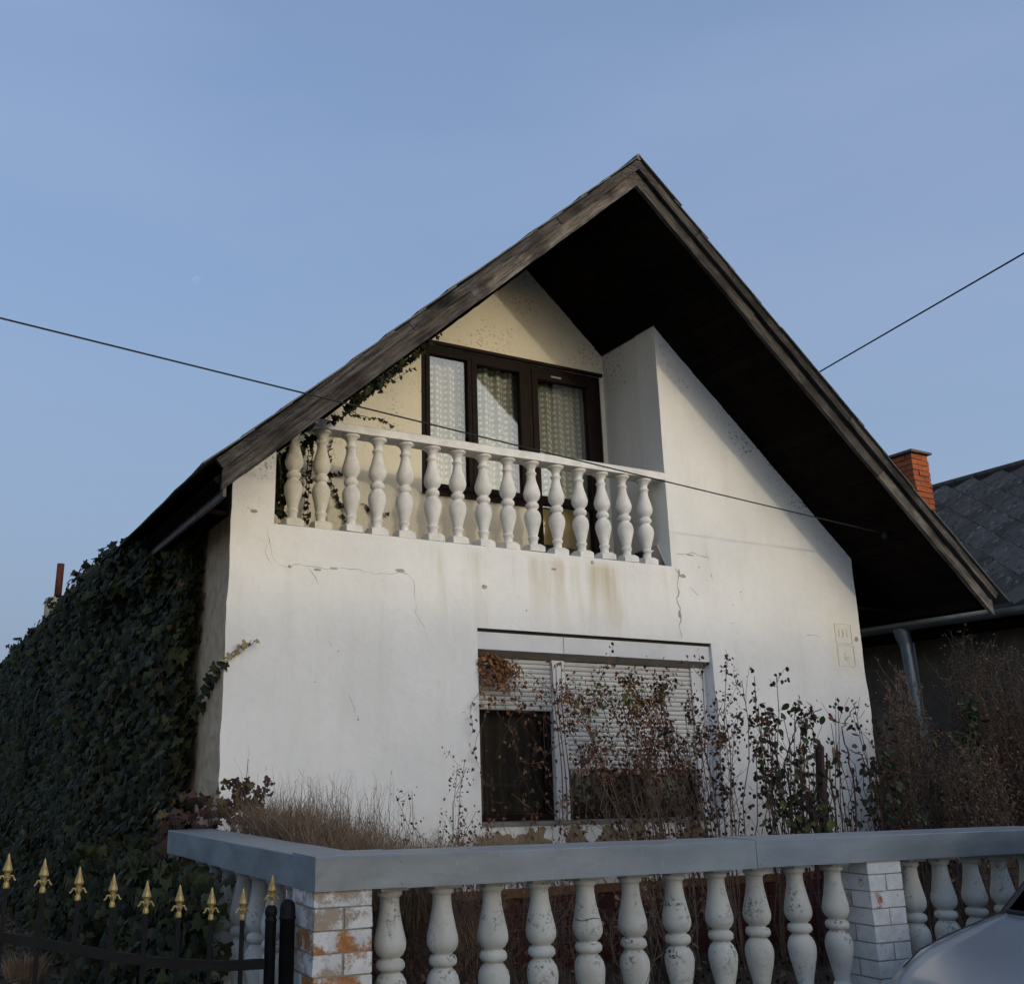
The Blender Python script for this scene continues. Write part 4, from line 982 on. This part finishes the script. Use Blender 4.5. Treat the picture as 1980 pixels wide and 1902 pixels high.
# woody ivy stems on the wall
mb = MB()
for k in range(26):
    y = 8.15+rng.random()*5; p = [(2.19, y, G)]
    for i in range(12): p.append((2.17-rng.random()*.06, p[-1][1]+rng.normal(.05, .09), G+3.5*(i+1)/12))
    mb.tube(p, .016, .005, 5)
mb.build('stems', M['bark'], ivy, kind='stuff')

def sprig(mbs, P, S, a, b, sag=.04, step=.05, size=(.035, .06), outward=(0, -1, 0)):
    a, b = Vector(a), Vector(b); n = max(3, int((b-a).length/step)); pts = []
    for i in range(n+1):
        t = i/n; p = a.lerp(b, t)+Vector((0, 0, -sag*math.sin(t*math.pi)))+Vector((rng.normal(0, .006), rng.normal(0, .006), rng.normal(0, .008))); pts.append(p)
        if i: P.append(tuple(p+Vector((rng.normal(0, .012), -.012+rng.normal(0, .006), rng.normal(0, .012))))); S.append(rng.uniform(*size))
    mbs.tube(pts, .005, .002, 4)
iv2 = thing('balcony_ivy', (3.0, 8.2, 1.95), 'trailing ivy strands creeping over the left end of the balcony under the roof slope', 'ivy')
mb = MB(); P = []; S = []
for a, b, sg in (((2.75, 8.45, 3.0), (3.0, 8.47, 2.05), 0), ((2.9, 8.4, 2.75), (3.35, 8.47, 2.62), .02), ((3.35, 8.47, 2.75), (3.6, 8.47, 2.1), -.05), ((3.15, 8.42, 2.9), (3.12, 8.44, 2.0), 0), ((3.2, 7.66, 3.02), (3.62, 7.58, 2.93), -.02),
                ((3.2, 7.62, 3.15), (3.72, 7.35, 3.42), .05), ((3.4, 8.47, 2.5), (3.62, 8.47, 2.35), .0), ((3.3, 8.47, 2.72), (3.62, 8.47, 2.78), .03), ((3.72, 8.47, 2.45), (3.95, 8.46, 2.38), .02), ((3.45, 8.47, 3.2), (3.3, 8.46, 2.7), .03), ((3.6, 8.47, 2.36), (3.52, 8.47, 1.98), .03),
                ((3.0, 7.9, 2.88), (2.98, 7.95, 2.05), 0), ((2.65, 7.75, 2.55), (2.7, 7.8, 2.0), .02)):
    sprig(mb, P, S, a, b, sg, .035)
mb.build('stems', M['stem'], iv2, kind='stuff')
leafcloud('leaves', np.array(P), np.array(S), rotmats(len(P), (0, -1, .2), .5, .5), M['ivy'], iv2)
n = 800; x = rng.uniform(2.42, 3.05, n); y = rng.uniform(7.75, 8.45, n); zz = 2.0+(np.minimum(5.30-SL*np.abs(x-AX), 9)-2.0)*rng.random(n)**.8
k = (x < 2.72+.30*(zz-2.0)+.05*np.sin(zz*14)); leafcloud('foliage', np.stack([x, y, zz], 1)[k], rands(k.sum(), .05, .09), rotmats(k.sum(), (.2, -1, .2), .5, .4), M['ivy'], iv2)
n = 260; t_ = rng.random(n); x = 2.95+.75*t_; zz = 5.33-SL*(AX-x)-.02-rng.random(n)*.09*(1-.6*t_)
leafcloud('foliage', np.stack([x, 6.75+rng.random(n)*.75, zz], 1), rands(n, .04, .07), rotmats(n, (.2, -1, 0), .5, .4), M['ivy'], iv2)
# yellowed ivy shoot poking round the house corner
iv3 = thing('ivy_shoot', (2.2, 7.9, .8), 'yellowish ivy shoot poking round the front left corner of the white wall', 'ivy')
mb = MB(); P = []; S = []
sprig(mb, P, S, (2.15, 8.2, .45), (2.17, 7.62, .80), -.03, .045, (.07, .11)); mb.build('stem', M['stem'], iv3)
leafcloud('leaves', np.array(P), np.array(S), rotmats(len(P), (-.5, -1, .2), .4, .4), M['ivy'], iv3, kind=None)
mb = MB(); P = []; S = []
sprig(mb, P, S, (2.17, 7.62, .80), (2.42, 7.52, .97), -.03, .03, (.05, .09)); mb.build('dry_stem', M['stem'], iv3)
leafcloud('dry_leaves', np.array(P), np.array(S), rotmats(len(P), (-.2, -1, .2), .5, .6), M['ivyyel'], iv3, kind=None)

CV = None
bm = bmesh.new(); bmesh.ops.create_icosphere(bm, subdivisions=1, radius=.5); CAPV = np.array([v.co[:] for v in bm.verts])*np.array((.8, .8, 1)); CAPF = [tuple(v.index for v in f.verts) for f in bm.faces]; bm.free()
for i in range(0, len(CAPV), 3): CAPV[i] *= 1.25
def shrub(name, loc, label, n, h, spread, stem='stem', caps=None, capn=0, capsize=.022, leaves=(), twig=8, lean=(0, 0), r0=.007, curve=.25, group=None, base=.18, cat='shrub', taper=.4, twl=.28):
    """upright multi-stemmed shrub: n stems, side twigs in the upper half, seed heads and leaves near the tips"""
    g = thing(name, loc, label, cat, group); L0 = Vector(loc); mb = MB(); tips = []; nodes = []
    for i in range(n):
        a = rng.uniform(0, 6.283); q = math.sqrt(rng.random()); top = Vector((math.cos(a)*q*spread+lean[0], math.sin(a)*q*spread*.55+lean[1], h*(rng.uniform(.62, 1.0)-.18*q*q)))
        b0 = Vector((math.cos(a)*base*q, math.sin(a)*base*q*.7, 0)); pts = []; m = 7
        for j in range(m+1):
            t = j/m; p = b0.lerp(top, t); k = math.sin(t*math.pi)*curve; p += Vector((-math.cos(a)*k*q*spread*.5+rng.normal(0, .020), rng.normal(0, .020), 0)); pts.append(L0+p)
        mb.tube(pts, r0*rng.uniform(.7, 1.3), r0*taper, 4)
        tips.append(pts[-1]); nodes += pts[4:]
        for k in range(int(rng.integers(max(1, twig//2), twig+1))):
            j = int(rng.integers(3, m)); s = pts[j].lerp(pts[j+1], rng.random()); ax = rng.uniform(0, 6.283); ll = rng.uniform(.3, 1)*twl
            e = s+Vector((math.cos(ax)*ll*.6, math.sin(ax)*ll*.5, ll*rng.uniform(.3, 1.1))); mid = s.lerp(e, .5)+Vector((rng.normal(0, .01), rng.normal(0, .01), -.01))
            mb.tube([s, mid, e], r0*.42, r0*.22, 3); tips.append(e); nodes.append(mid); nodes.append(e)
    mb.build('branches', M[stem], g)
    if caps:
        P = []
        for _ in range(capn):
            t = tips[int(rng.integers(0, len(tips)))]; P.append(tuple(t+Vector((rng.normal(0, .022), rng.normal(0, .022), -abs(rng.normal(0, .07))))))
        leafcloud('seed_heads', np.array(P), rands(capn, capsize*.7, capsize*1.3), rotmats(capn, (0, -1, 0), .8, .5), M[caps], g, CAPV, CAPF)
    for lm, ln, ls, zlo, zhi, kind in leaves:
        nd = [p for p in nodes if zlo <= p.z <= zhi] or nodes
        P = np.array([tuple(nd[int(rng.integers(0, len(nd)))]+Vector((rng.normal(0, .03), rng.normal(0, .03), rng.normal(0, .04)))) for _ in range(ln)])
        leafcloud('leaves' if ln else 'leaves', P, rands(ln, ls*.6, ls*1.3), rotmats(ln, (0, -.6, .5), .9, .7), M[lm], g, OV if kind == 'o' else SV, OF if kind == 'o' else SF)
    return g
SB = G+.08
# shrubs in front of the lower window
shrub('hibiscus_shrub', (6.25, 6.75, SB), 'tall bare shrub with round seed capsules before the right half of the lower window', 28, 2.62, .62, caps='capsule', capn=520, capsize=.030, leaves=(('brownleaf', 900, .034, .2, 1.0, 's'),), twig=13, lean=(-.1, 0), twl=.32, r0=.006)
shrub('hibiscus_shrub', (5.75, 6.8, SB), 'dense rusty brown shrub hiding the middle of the wide roller shutter', 34, 2.45, .75, caps='capsule', capn=500, capsize=.026, leaves=(('brownleaf', 1900, .036, .0, 1.0, 's'), ('orangeleaf', 380, .036, .4, 1.0, 's'), ('yellowleaf', 70, .06, .5, .9, 'o')), twig=17, lean=(-.38, 0), twl=.34, r0=.0065)
shrub('hibiscus_shrub', (6.85, 6.75, SB), 'upright shrub with grape like seed capsules against the white wall right of the shutters', 15, 2.66, .38, caps='capsule', capn=230, capsize=.034, leaves=(('roseleaf', 150, .065, -.3, .7, 'o'), ('brownleaf', 120, .05, -.2, .8, 's')), twig=7, lean=(.1, 0), r0=.007)
shrub('rose_bush', (6.95, 6.6, SB), 'rose bush with dark green rounded leaves at the right edge of the window', 22, 2.1, .42, stem='stemred', caps='capsule', capn=40, capsize=.026, leaves=(('roseleaf', 150, .065, -.6, .6, 'o'), ('yellowleaf', 30, .09, -.6, -.1, 'o')), twig=6, r0=.007, curve=.5)
shrub('rose_bush', (7.75, 6.85, SB), 'sparse rose bush with thin capsuled shoots standing against bare white wall', 15, 2.38, .62, stem='stemred', caps='capsule', capn=110, capsize=.032, leaves=(('roseleaf', 60, .07, -.2, .6, 'o'), ('orangeleaf', 14, .05, 0, .5, 'o')), twig=7, r0=.0065, curve=.6, lean=(-.15, 0))
shrub('bramble', (7.85, 6.75, SB), 'tangled thorny bramble with arching canes around the cut stump', 34, 1.75, .75, stem='stemred', caps='capsule', capn=50, capsize=.024, leaves=(('roseleaf', 110, .065, -.6, .3, 'o'),), twig=9, r0=.0055, curve=-1.0, base=.35)
shrub('rose_bush', (8.3, 6.85, SB), 'rose bush with few green leaves at the right end of the white wall', 15, 2.25, .34, stem='stemred', caps='capsule', capn=110, capsize=.032, leaves=(('roseleaf', 110, .075, -.4, .55, 'o'),), twig=7, r0=.0065, curve=.5, lean=(-.08, 0))
# thorny zigzag canes
mbz = MB()
bram = thing('rose_canes', (7.6, 6.7, SB), 'long arching thorny rose canes crossing the white wall left of the stump', 'rose canes')
for pts in (((7.15, 6.7, -1.4), (7.0, 6.7, -.4), (6.95, 6.7, .1), (7.1, 6.65, .45), (7.35, 6.6, .55)), ((7.4, 6.7, -1.4), (7.5, 6.7, -.2), (7.35, 6.7, .25), (7.3, 6.7, .45)), ((7.6, 6.7, -1.4), (7.75, 6.7, -.1), (7.7, 6.7, .4), (7.85, 6.65, .62)), ((7.3, 6.7, -1.4), (7.15, 6.7, -.7), (6.9, 6.7, -.3), (6.75, 6.65, .1), (6.8, 6.6, .35)), ((7.9, 6.7, -1.4), (8.0, 6.65, -.3), (7.8, 6.6, .15), (7.6, 6.55, .2))):
    P = [Vector(p) for p in pts]; Q = []
    for a_, b_ in zip(P[:-1], P[1:]):
        for k in range(8): Q.append(a_.lerp(b_, k/8)+Vector((rng.normal(0, .010), rng.normal(0, .008), rng.normal(0, .006))))
    Q.append(P[-1]); mbz.tube(Q, .009, .004, 5)
    for q in Q[4:]:
        for _ in range(2): mbz.tube([q, q+Vector((rng.normal(0, .02), rng.normal(0, .015), rng.normal(.005, .012)))], .0025, .0006, 3)
mbz.build('canes', M['stemred'], bram)
# stump
st = thing('tree_stump', (7.22, 6.6, SB), 'thick dark cut off trunk standing before the white wall among thorny canes', 'stump')
mb = MB(); pp = []; nseg = 14
for i in range(nseg+1):
    t = i/nseg; zc = -1.55+t*1.78; cx = 7.20+.08*t+.02*math.sin(t*6); r = .055-.018*t+(.03 if t < .62 else 0)*(1-t); 
    for k in range(12): a = 6.283*k/12; rr = r*(1+.25*noise.noise(Vector((math.cos(a)*1.5, math.sin(a)*1.5, t*7)))); mb.v.append((cx+rr*math.cos(a), 6.6+rr*math.sin(a), zc+(.015*math.sin(a*2) if i == nseg else 0)))
for i in range(nseg):
    for k in range(12): j = i*12+k; j2 = i*12+(k+1) % 12; mb.f.append((j, j2, j2+12, j+12))
mb.f.append(tuple(nseg*12+k for k in range(12)))
mb.tube([(7.16, 6.6, -.55), (7.06, 6.58, -.30), (7.05, 6.57, -.15)], .03, .022, 8, True)
mb.tube([(7.26, 6.6, -.25), (7.34, 6.6, .05), (7.33, 6.58, .17)], .012, .007, 6, True)
mb.build('trunk', M['bark'], st)
# dry vine hanging on the small shutter
vn = thing('dry_vine', (4.9, 7.55, .2), 'withered vine with orange brown leaves hanging over the small left shutter', 'vine')
mb = MB(); nodes = []
for k in range(30):
    x0 = rng.uniform(4.42, 5.5); z0 = rng.uniform(.55, 1.02) if k < 20 else rng.uniform(-.3, .6); x1 = x0+rng.normal(.1, .3); z1 = z0-rng.uniform(.1, .7)
    Q = [Vector((x0+(x1-x0)*t+.04*math.sin(t*9+k), 7.6-rng.random()*.06-.03, z0+(z1-z0)*t+.03*math.sin(t*7+k))) for t in np.linspace(0, 1, 9)]; mb.tube(Q, .003, .0015, 3); nodes += Q
for x in (5.28, 5.33, 5.24):
    Q = [Vector((x+.03*math.sin(t*8+x*9), 7.62, -1.5+2.45*t)) for t in np.linspace(0, 1, 14)]; mb.tube(Q, .007, .003, 4); nodes += Q[6:]
mb.build('stems', M['stem'], vn)
n = 620; cx = rng.normal(4.62, .13, n); cz = 1.0-np.abs(rng.normal(0, .14, n))-.35*np.clip(cx-4.6, 0, 1)
P = np.stack([cx, 7.56+rng.random(n)*.08, cz], 1); k = P[:, 0] > 4.42; P = P[k]
leafcloud('leaves', P, rands(len(P), .03, .055), rotmats(len(P), (0, -1, .2), .8, .6), M['orangeleaf'], vn, SV, SF)
n = 420; nd = [nodes[int(rng.integers(0, len(nodes)))] for _ in range(n)]; P = np.array([tuple(q+Vector((rng.normal(0, .03), -.01, rng.normal(0, .03)))) for q in nd])
leafcloud('leaves', P, rands(n, .03, .055), rotmats(n, (0, -1, .2), .8, .6), M['brownleaf'], vn, SV, SF)
# weeds between tuft and window
shrub('twiggy_weed', (3.15, 5.95, SB), 'thin leafless twigs rising above the zinc cap left of the window', 13, 1.72, .42, caps='capsule', capn=110, capsize=.016, leaves=(('brownleaf', 220, .022, -.6, .3, 's'),), twig=5, r0=.0035, curve=.8, twl=.22, cat='weed')
shrub('twiggy_weed', (3.75, 6.4, SB), 'low arching reddish twigs just left of the lower window corner', 13, 1.42, .45, stem='stemred', caps='capsule', capn=70, capsize=.018, leaves=(('brownleaf', 200, .035, -.6, .2, 's'),), twig=6, r0=.0035, curve=-.9, cat='weed')
shrub('twiggy_weed', (4.4, 6.2, SB), 'sparse brown twigs over the dark glass of the narrow window', 12, 1.45, .4, caps='capsule', capn=30, capsize=.018, leaves=(('brownleaf', 140, .035, -.6, .3, 's'),), twig=6, r0=.0035, curve=.8, cat='weed')
# dry tuft above the cap
tuft = thing('dry_lavender', (2.2, 5.9, SB), 'straw brown dried lavender clump spilling over the zinc cap at the left corner', 'dried plant')
def tuftcloud(n, xr, yr, hfun, ln, lean=1.0):
    V = []; Fc = []; b = 0
    for i in range(n):
        x = rng.uniform(*xr); y = rng.uniform(*yr); cl = .5+.5*noise.noise(Vector((x*6, y*6, 3)))
        h = hfun(x, y)-.16*cl+rng.normal(0, .04); l = rng.uniform(*ln); a = rng.uniform(0, 6.28); t = abs(rng.normal(0, .5))*lean; w = rng.uniform(.0012, .0028)
        P = [Vector((x, y, h-l))]
        for j in (1, 2, 3):
            P.append(Vector((x+math.cos(a)*l*t*(j/3)**1.6+rng.normal(0, .014), y+math.sin(a)*l*t*(j/3)**1.6+rng.normal(0, .014), h-l+l*j/3)))
        for j in range(4): q = w*(1-j*.28); V += [P[j]+Vector((-q, 0, 0)), P[j]+Vector((q, q, 0))]
        Fc += [(b+2*j, b+2*j+1, b+2*j+3, b+2*j+2) for j in range(3)]; b += 8
        for _ in range(int(rng.integers(0, 3))):
            o_ = P[int(rng.integers(1, 4))]; q = o_+Vector((rng.normal(0, .035), rng.normal(0, .035), rng.uniform(-.01, .05))); V += [o_+Vector((-w*.7, 0, 0)), o_+Vector((w*.7, 0, 0)), q]; Fc += [(b, b+1, b+2)]; b += 3
    return V, Fc
V, Fc = tuftcloud(6500, (1.98, 2.8), (4.75, 6.6), lambda x, y: -.21+.08*math.exp(-((x-2.25)/.35)**2)-.24*max(0, (x-2.3)/.4)-.10*max(0, (5.6-y)), (.10, .34))
mb = MB(); mb.add(V, Fc); mb.build('stalks', M['straw'], tuft, kind='stuff')
V, Fc = tuftcloud(190, (1.98, 2.7), (5.2, 6.4), lambda x, y: .04-.12*max(0, (x-2.35)/.4), (.15, .35), .35); mb = MB(); mb.add(V, Fc); mb.build('flower_stalks', M['stemgrey'], tuft, kind='stuff')
V, Fc = tuftcloud(2200, (2.5, 3.4), (4.7, 5.6), lambda x, y: -.31-.02*abs(x-2.9), (.06, .2)); mb = MB(); mb.add(V, Fc); mb.build('stalks', M['straw'], tuft, kind='stuff')
n = 150; P = np.stack([rng.normal(2.15, .08, n), rng.normal(6.8, .05, n), rng.uniform(-.3, -.02, n)], 1)
dw = thing('withered_weed', (2.15, 6.8, SB), 'small withered purple brown weed at the foot of the left house corner', 'weed')
MB().tube([(2.15, 6.8, -1.5), (2.15, 6.8, -.3), (2.17, 6.8, .10)], .005, .002, 4).build('stem', M['stem'], dw)
leafcloud('leaves', P, rands(n, .04, .07), rotmats(n, (-.3, -1, .2), .8, .6), M['ivydry'], dw)
# undergrowth behind the balusters
for k, (x, y, lab) in enumerate(((2.9, 5.6, 'brown leafless undergrowth behind the balusters nearest the corner pillar'), (3.7, 5.8, 'brown leafless undergrowth behind the balusters left of the tiled plinth'), (4.7, 5.9, 'sparse dry stems in front of the maroon plinth tiles'), (8.0, 5.6, 'brown stems behind the balusters left of the white pillar'), (9.3, 5.6, 'dark twiggy undergrowth behind the balusters right of the white pillar'))):
    shrub('undergrowth', (x, y, SB), lab, (70, 60, 18, 60, 90)[k], (1.0, 1.0, .9, 1.1, 1.25)[k], .55, stem='stem' if k % 2 else 'stemgrey', leaves=(('brownleaf', 250, .04, -1.5, -.2, 's'),), twig=6, r0=.005, base=.4, cat='undergrowth')
# thicket at the right
for k, (x, y, h, lab) in enumerate(((8.98, 7.05, 2.60, 'brown thicket shrub directly beside the right corner of the white wall'), (9.6, 7.5, 2.05, 'brown thicket shrub in front of the foot of the zinc downpipe'), (10.75, 7.15, 3.0, 'brown thicket shrub right of the downpipe with fine seed heads'), (11.0, 7.75, 3.15, 'tallest brown thicket shrub reaching the neighbour gutter'), (10.0, 6.2, 2.05, 'lower brown thicket shrub behind the fence cap at the right'), (11.0, 6.5, 2.8, 'dull brown thicket shrub at the right edge of the picture'), (9.15, 6.5, 1.95, 'low brown thicket shrub leaning at the foot of the right house corner'))):
    shrub('thicket_shrub', (x, y, SB), lab, 95, h, (.30, .55, .50, .42, .62, .62, .3)[k], stem='stem' if k % 3 else 'stemgrey', caps='capdull', capn=1500, capsize=.024, leaves=(('brownleaf', 900, .035, -1, 2, 's'), ('yellowleaf', 14 if k in (0, 1) else 3, .08, -.2, .9, 'o')), twig=14, r0=.006, group='brown shrubs of the thicket', twl=.34, base=.3)
shrub('evergreen_shrub', (9.15, 6.6, SB), 'green leaved shoot growing amid the brown thicket before the downpipe', 14, 2.2, .3, leaves=(('roseleaf', 100, .08, .2, .7, 'o'), ('yellowleaf', 10, .08, .2, .7, 'o')), twig=4, r0=.006)

# ground cover in the driveway
n = 9000; x = rng.uniform(-1.5, 2.0, n); y = rng.uniform(8.2, 15, n); P = np.stack([x, y, np.full(n, G+.02)+rng.random(n)*.05], 1)
lc = leafcloud('leaf_litter', P, rands(n, .03, .07), rotmats(n, (0, -.2, 1), .5, 1), M['litter'], None, SV, SF); tag(lc, 'dead leaves and dirt scattered on the driveway behind the gate', 'leaf litter')
def grassclump(name, label, cx, cy, n, r, h, mat):
    V = []; Fc = []; b = 0
    for i in range(n):
        a = rng.uniform(0, 6.28); q = rng.random()*r; l = h*rng.uniform(.5, 1.1); p0 = Vector((cx+math.cos(a)*q, cy+math.sin(a)*q, G)); p2 = p0+Vector((math.cos(a)*l*.45+rng.normal(0, .02), math.sin(a)*l*.45, l)); p1 = p0.lerp(p2, .5)+Vector((0, 0, l*.12))
        w = .003; V += [p0+Vector((-w, 0, 0)), p0+Vector((w, 0, 0)), p1+Vector((w, 0, 0)), p1+Vector((-w, 0, 0)), p2]; Fc += [(b, b+1, b+2, b+3), (b+3, b+2, b+4)]; b += 5
    mb = MB(); mb.add(V, Fc); o = mb.build(name, mat); tag(o, label, 'grass'); return o
grassclump('grass_tuft', 'pale straw grass tuft on the driveway behind the second gate picket', 1.18, 9.35, 420, .13, .20, M['straw'])
n = 3500; x = rng.uniform(2, 10.5, n); y = rng.uniform(4.6, 7.4, n); P = np.stack([x, y, np.full(n, SB+.05)+rng.random(n)*.05], 1)
lc = leafcloud('leaf_litter', P, rands(n, .03, .07), rotmats(n, (0, -.2, 1), .5, 1), M['litter'], None, SV, SF); tag(lc, 'brown fallen leaves lying on the garden soil behind the fence', 'leaf litter')
# one slender dry shoot wound round two balusters
ds = thing('dry_tendril', (3.3, 4.25, -1.0), 'thin dark tendril with tiny seed heads lying across the fence balusters', 'twig')
mb = MB(); P = []
for pts in (((3.33, 4.22, -.98), (3.38, 4.20, -.86), (3.43, 4.215, -.76)), ((3.38, 4.205, -.86), (3.46, 4.21, -.82), (3.52, 4.23, -.85))):
    mb.tube(pts, .002, .001, 4); P += [tuple(Vector(q)+Vector((rng.normal(0, .008), -.004, rng.normal(0, .01)))) for q in pts for _ in range(3)]
ring = [(3.102+.064*math.cos(a), 4.335+.064*math.sin(a), -.665+.006*math.sin(3*a)) for a in np.linspace(math.pi, 2*math.pi, 14)]; mb.tube(ring, .0025, .0025, 5)
mb.build('stem', M['stem'], ds); leafcloud('seed_heads', np.array(P), rands(len(P), .008, .014), rotmats(len(P), (0, -1, 0), .5, .5), M['capsule'], ds, CAPV, CAPF)
# distant bare tree, its twigs just show past the roof at the far left
tr_ = thing('bare_tree', (-.6, 44, G), 'distant bare tree top at the far left edge beyond the ivy', 'tree')
mb = MB(); mb.tube([(-.6, 44, G), (-.6, 44, 2)], .2, .1, 8); tw = MB()
for k in range(180):
    a = rng.uniform(0, 6.28); l = rng.uniform(1.5, 5.3); p = Vector((-.6, 44, 2-rng.random()*1.5)); q = p+Vector((math.cos(a)*l*.45, math.sin(a)*l*.4, l*.85)); tw.tube([p, p.lerp(q, .5)+Vector((0, 0, -.2)), q], .03, .006, 3)
mb.build('trunk', M['stemgrey'], tr_); tw.build('crown', M['stemgrey'], tr_)

# ================================================================ CAR
car = thing('parked_car', (6.2, 3.0, G-.15), 'silver car parked along the fence, its hood and windscreen edge at the lower right', 'car')
CXs = [4.16, 4.26, 4.38, 4.54, 4.76, 5.05, 5.25, 5.45, 6.0, 6.8, 7.6, 8.1, 8.35, 8.42]
HW = [.62, .73, .78, .81, .82, .83, .83, .83, .835, .835, .82, .79, .74, .62]
ZT = [-1.00, -.925, -.872, -.815, -.765, -.715, -.678, -.655, -.645, -.63, -.62, -.63, -.68, -.78]    # shoulder crest
ZM = [-.99, -.905, -.855, -.81, -.775, -.738, -.712, -.69, -.68, -.66, -.64, -.64, -.68, -.77]      # middle of hood
ZB = [-1.45, -1.50, -1.53, -1.55, -1.56]+[-1.56]*6+[-1.52, -1.45, -1.40]
CYc = 2.93; mb = MB(); ring = []
for x, w, zt, zm, zb in zip(CXs, HW, ZT, ZM, ZB):
    pr = [(-w*.93, zb), (-w-.02, zb+.12), (-w-.035, (zb+zt)/2), (-w-.015, zt-.09), (-w+.03, zt-.02), (-w+.10, zt+.004), (-w*.6, (zt*.35+zm*.65)), (0, zm+.004)]
    ring.append([(x, CYc+y, z) for y, z in pr]+[(x, CYc-y, z) for y, z in pr[:-1][::-1]])
m = len(ring[0])
for r_ in ring: mb.v += r_
for i in range(len(ring)-1):
    for q in range(m-1): a = i*m+q; mb.f.append((a, a+1, a+m+1, a+m))
mb.f += [tuple(range(m)), tuple((len(ring)-1)*m+q for q in range(m))[::-1]]
body = mb.build('body', M['car'], car, smooth=True)
md = body.modifiers.new('s', 'SUBSURF'); md.levels = 2; md.render_levels = 2
for sd_ in (-1, 1): MB().tube([(x, CYc+sd_*(w-.085), zt+.002) for x, w, zt in list(zip(CXs, HW, ZT))[2:7]], .0035, .0035, 5).build('hood_seam', M['black'], car)
MB().tube([(5.19, CYc+.70, -.675), (5.165, CYc, -.69), (5.19, CYc-.70, -.675)], .012, .012, 6).build('cowl_strip', M['black'], car)
MB().tube([(5.25, CYc+.15, -.665), (5.36, CYc+.66, -.60)], .007, .005, 5).build('wiper', M['black'], car)
GXs = [(5.22, 5.95), (8.25, 7.75)]
def gh(s, off, name, mat):
    zb = -.69+off; zt = -.16; v = [(5.235, CYc+s*.76, zb), (5.85, CYc+s*.60, zt), (7.65, CYc+s*.60, zt), (8.25, CYc+s*.70, zb)]
    return v
Lf, Rt = gh(-1, 0, '', None), gh(1, 0, '', None)
MB().add([Lf[0], Rt[0], Rt[1], Lf[1]], [(0, 1, 2, 3)]).build('windscreen', M['glassdark'], car)
for sd in (Lf, Rt): MB().add(sd, [(0, 1, 2, 3)]).build('side_glass', M['glassdark'], car)
MB().add([Lf[3], Lf[2], Rt[2], Rt[3]], [(0, 1, 2, 3)]).build('rear_glass', M['glassdark'], car)
rf = MB().box(5.84, 7.66, CYc-.61, CYc+.61, -.165, -.125).build('roof', M['car'], car); b = rf.modifiers.new('b', 'BEVEL'); b.width = .02; b.segments = 3
MB().box(5.5, 8.1, CYc-.72, CYc+.72, -1.3, -.72).build('cabin_floor', M['black'], car)
for sd in (Lf, Rt):
    for a_, b_ in ((0, 1), (2, 3)): MB().tube([sd[a_], sd[b_]], .012, .012, 6, True).build('pillar', M['black'], car)
    MB().tube([Vector(sd[0]).lerp(Vector(sd[3]), .45), Vector(sd[1]).lerp(Vector(sd[2]), .38)], .02, .02, 6, True).build('pillar', M['black'], car)
for s in (-1, 1):
    MB().add([(4.42, CYc+s*.60, -1.02), (4.38, CYc+s*.40, -1.04), (4.40, CYc+s*.40, -1.14), (4.44, CYc+s*.68, -1.14), (4.62, CYc+s*.80, -1.04), (4.55, CYc+s*.78, -.965)], [(0, 1, 2, 3), (0, 3, 4, 5)]).build('headlight', M['lamp'], car)
    mir = MB().box(5.95, 6.02, CYc+s*.90-.09, CYc+s*.90+.09, -.66, -.54).build('mirror', M['car'], car); b = mir.modifiers.new('b', 'BEVEL'); b.width = .03; b.segments = 3
    for x in (5.0, 7.6):
        w = MB(); w.lathe([(.20, -.09), (.30, -.10), (.315, -.07), (.315, .07), (.30, .10), (.20, .09)], 28); wo_ = w.build('wheel', M['rubber'], car, smooth=True); wo_.rotation_euler = (R(90), 0, 0); wo_.location = Vector((x, CYc+s*.76, G-.15+.315))-wloc(car)
        h_ = MB().lathe([(.05, -.095), (.19, -.10), (.195, .0)], 20).build('rim', M['zinc'], wo_)
        h_.location = (0, 0, 0)
MB().box(4.335, 4.37, CYc-.38, CYc+.38, -1.18, -1.03).build('grille', M['black'], car)

# ================================================================ house added across the road, unseen behind the camera, to shade the lower walls
op = thing('unseen_shade_house', (12.7, -18, G), 'long plain unseen house added across the road to shade the lower facade', 'house')
MB().box(5.5, 20, -22, -14.0, G-.3, 2.9).build('wall', M['brownwall'], op)
MB().add([(5, -13.5, 2.8), (20.5, -13.5, 2.8), (20.5, -18, 5.55), (5, -18, 5.55), (5, -22.5, 2.8), (20.5, -22.5, 2.8)], [(0, 1, 2, 3), (3, 2, 5, 4), (0, 3, 4), (1, 5, 2), (0, 4, 5, 1)]).build('roof', M['roofsheet'], op)
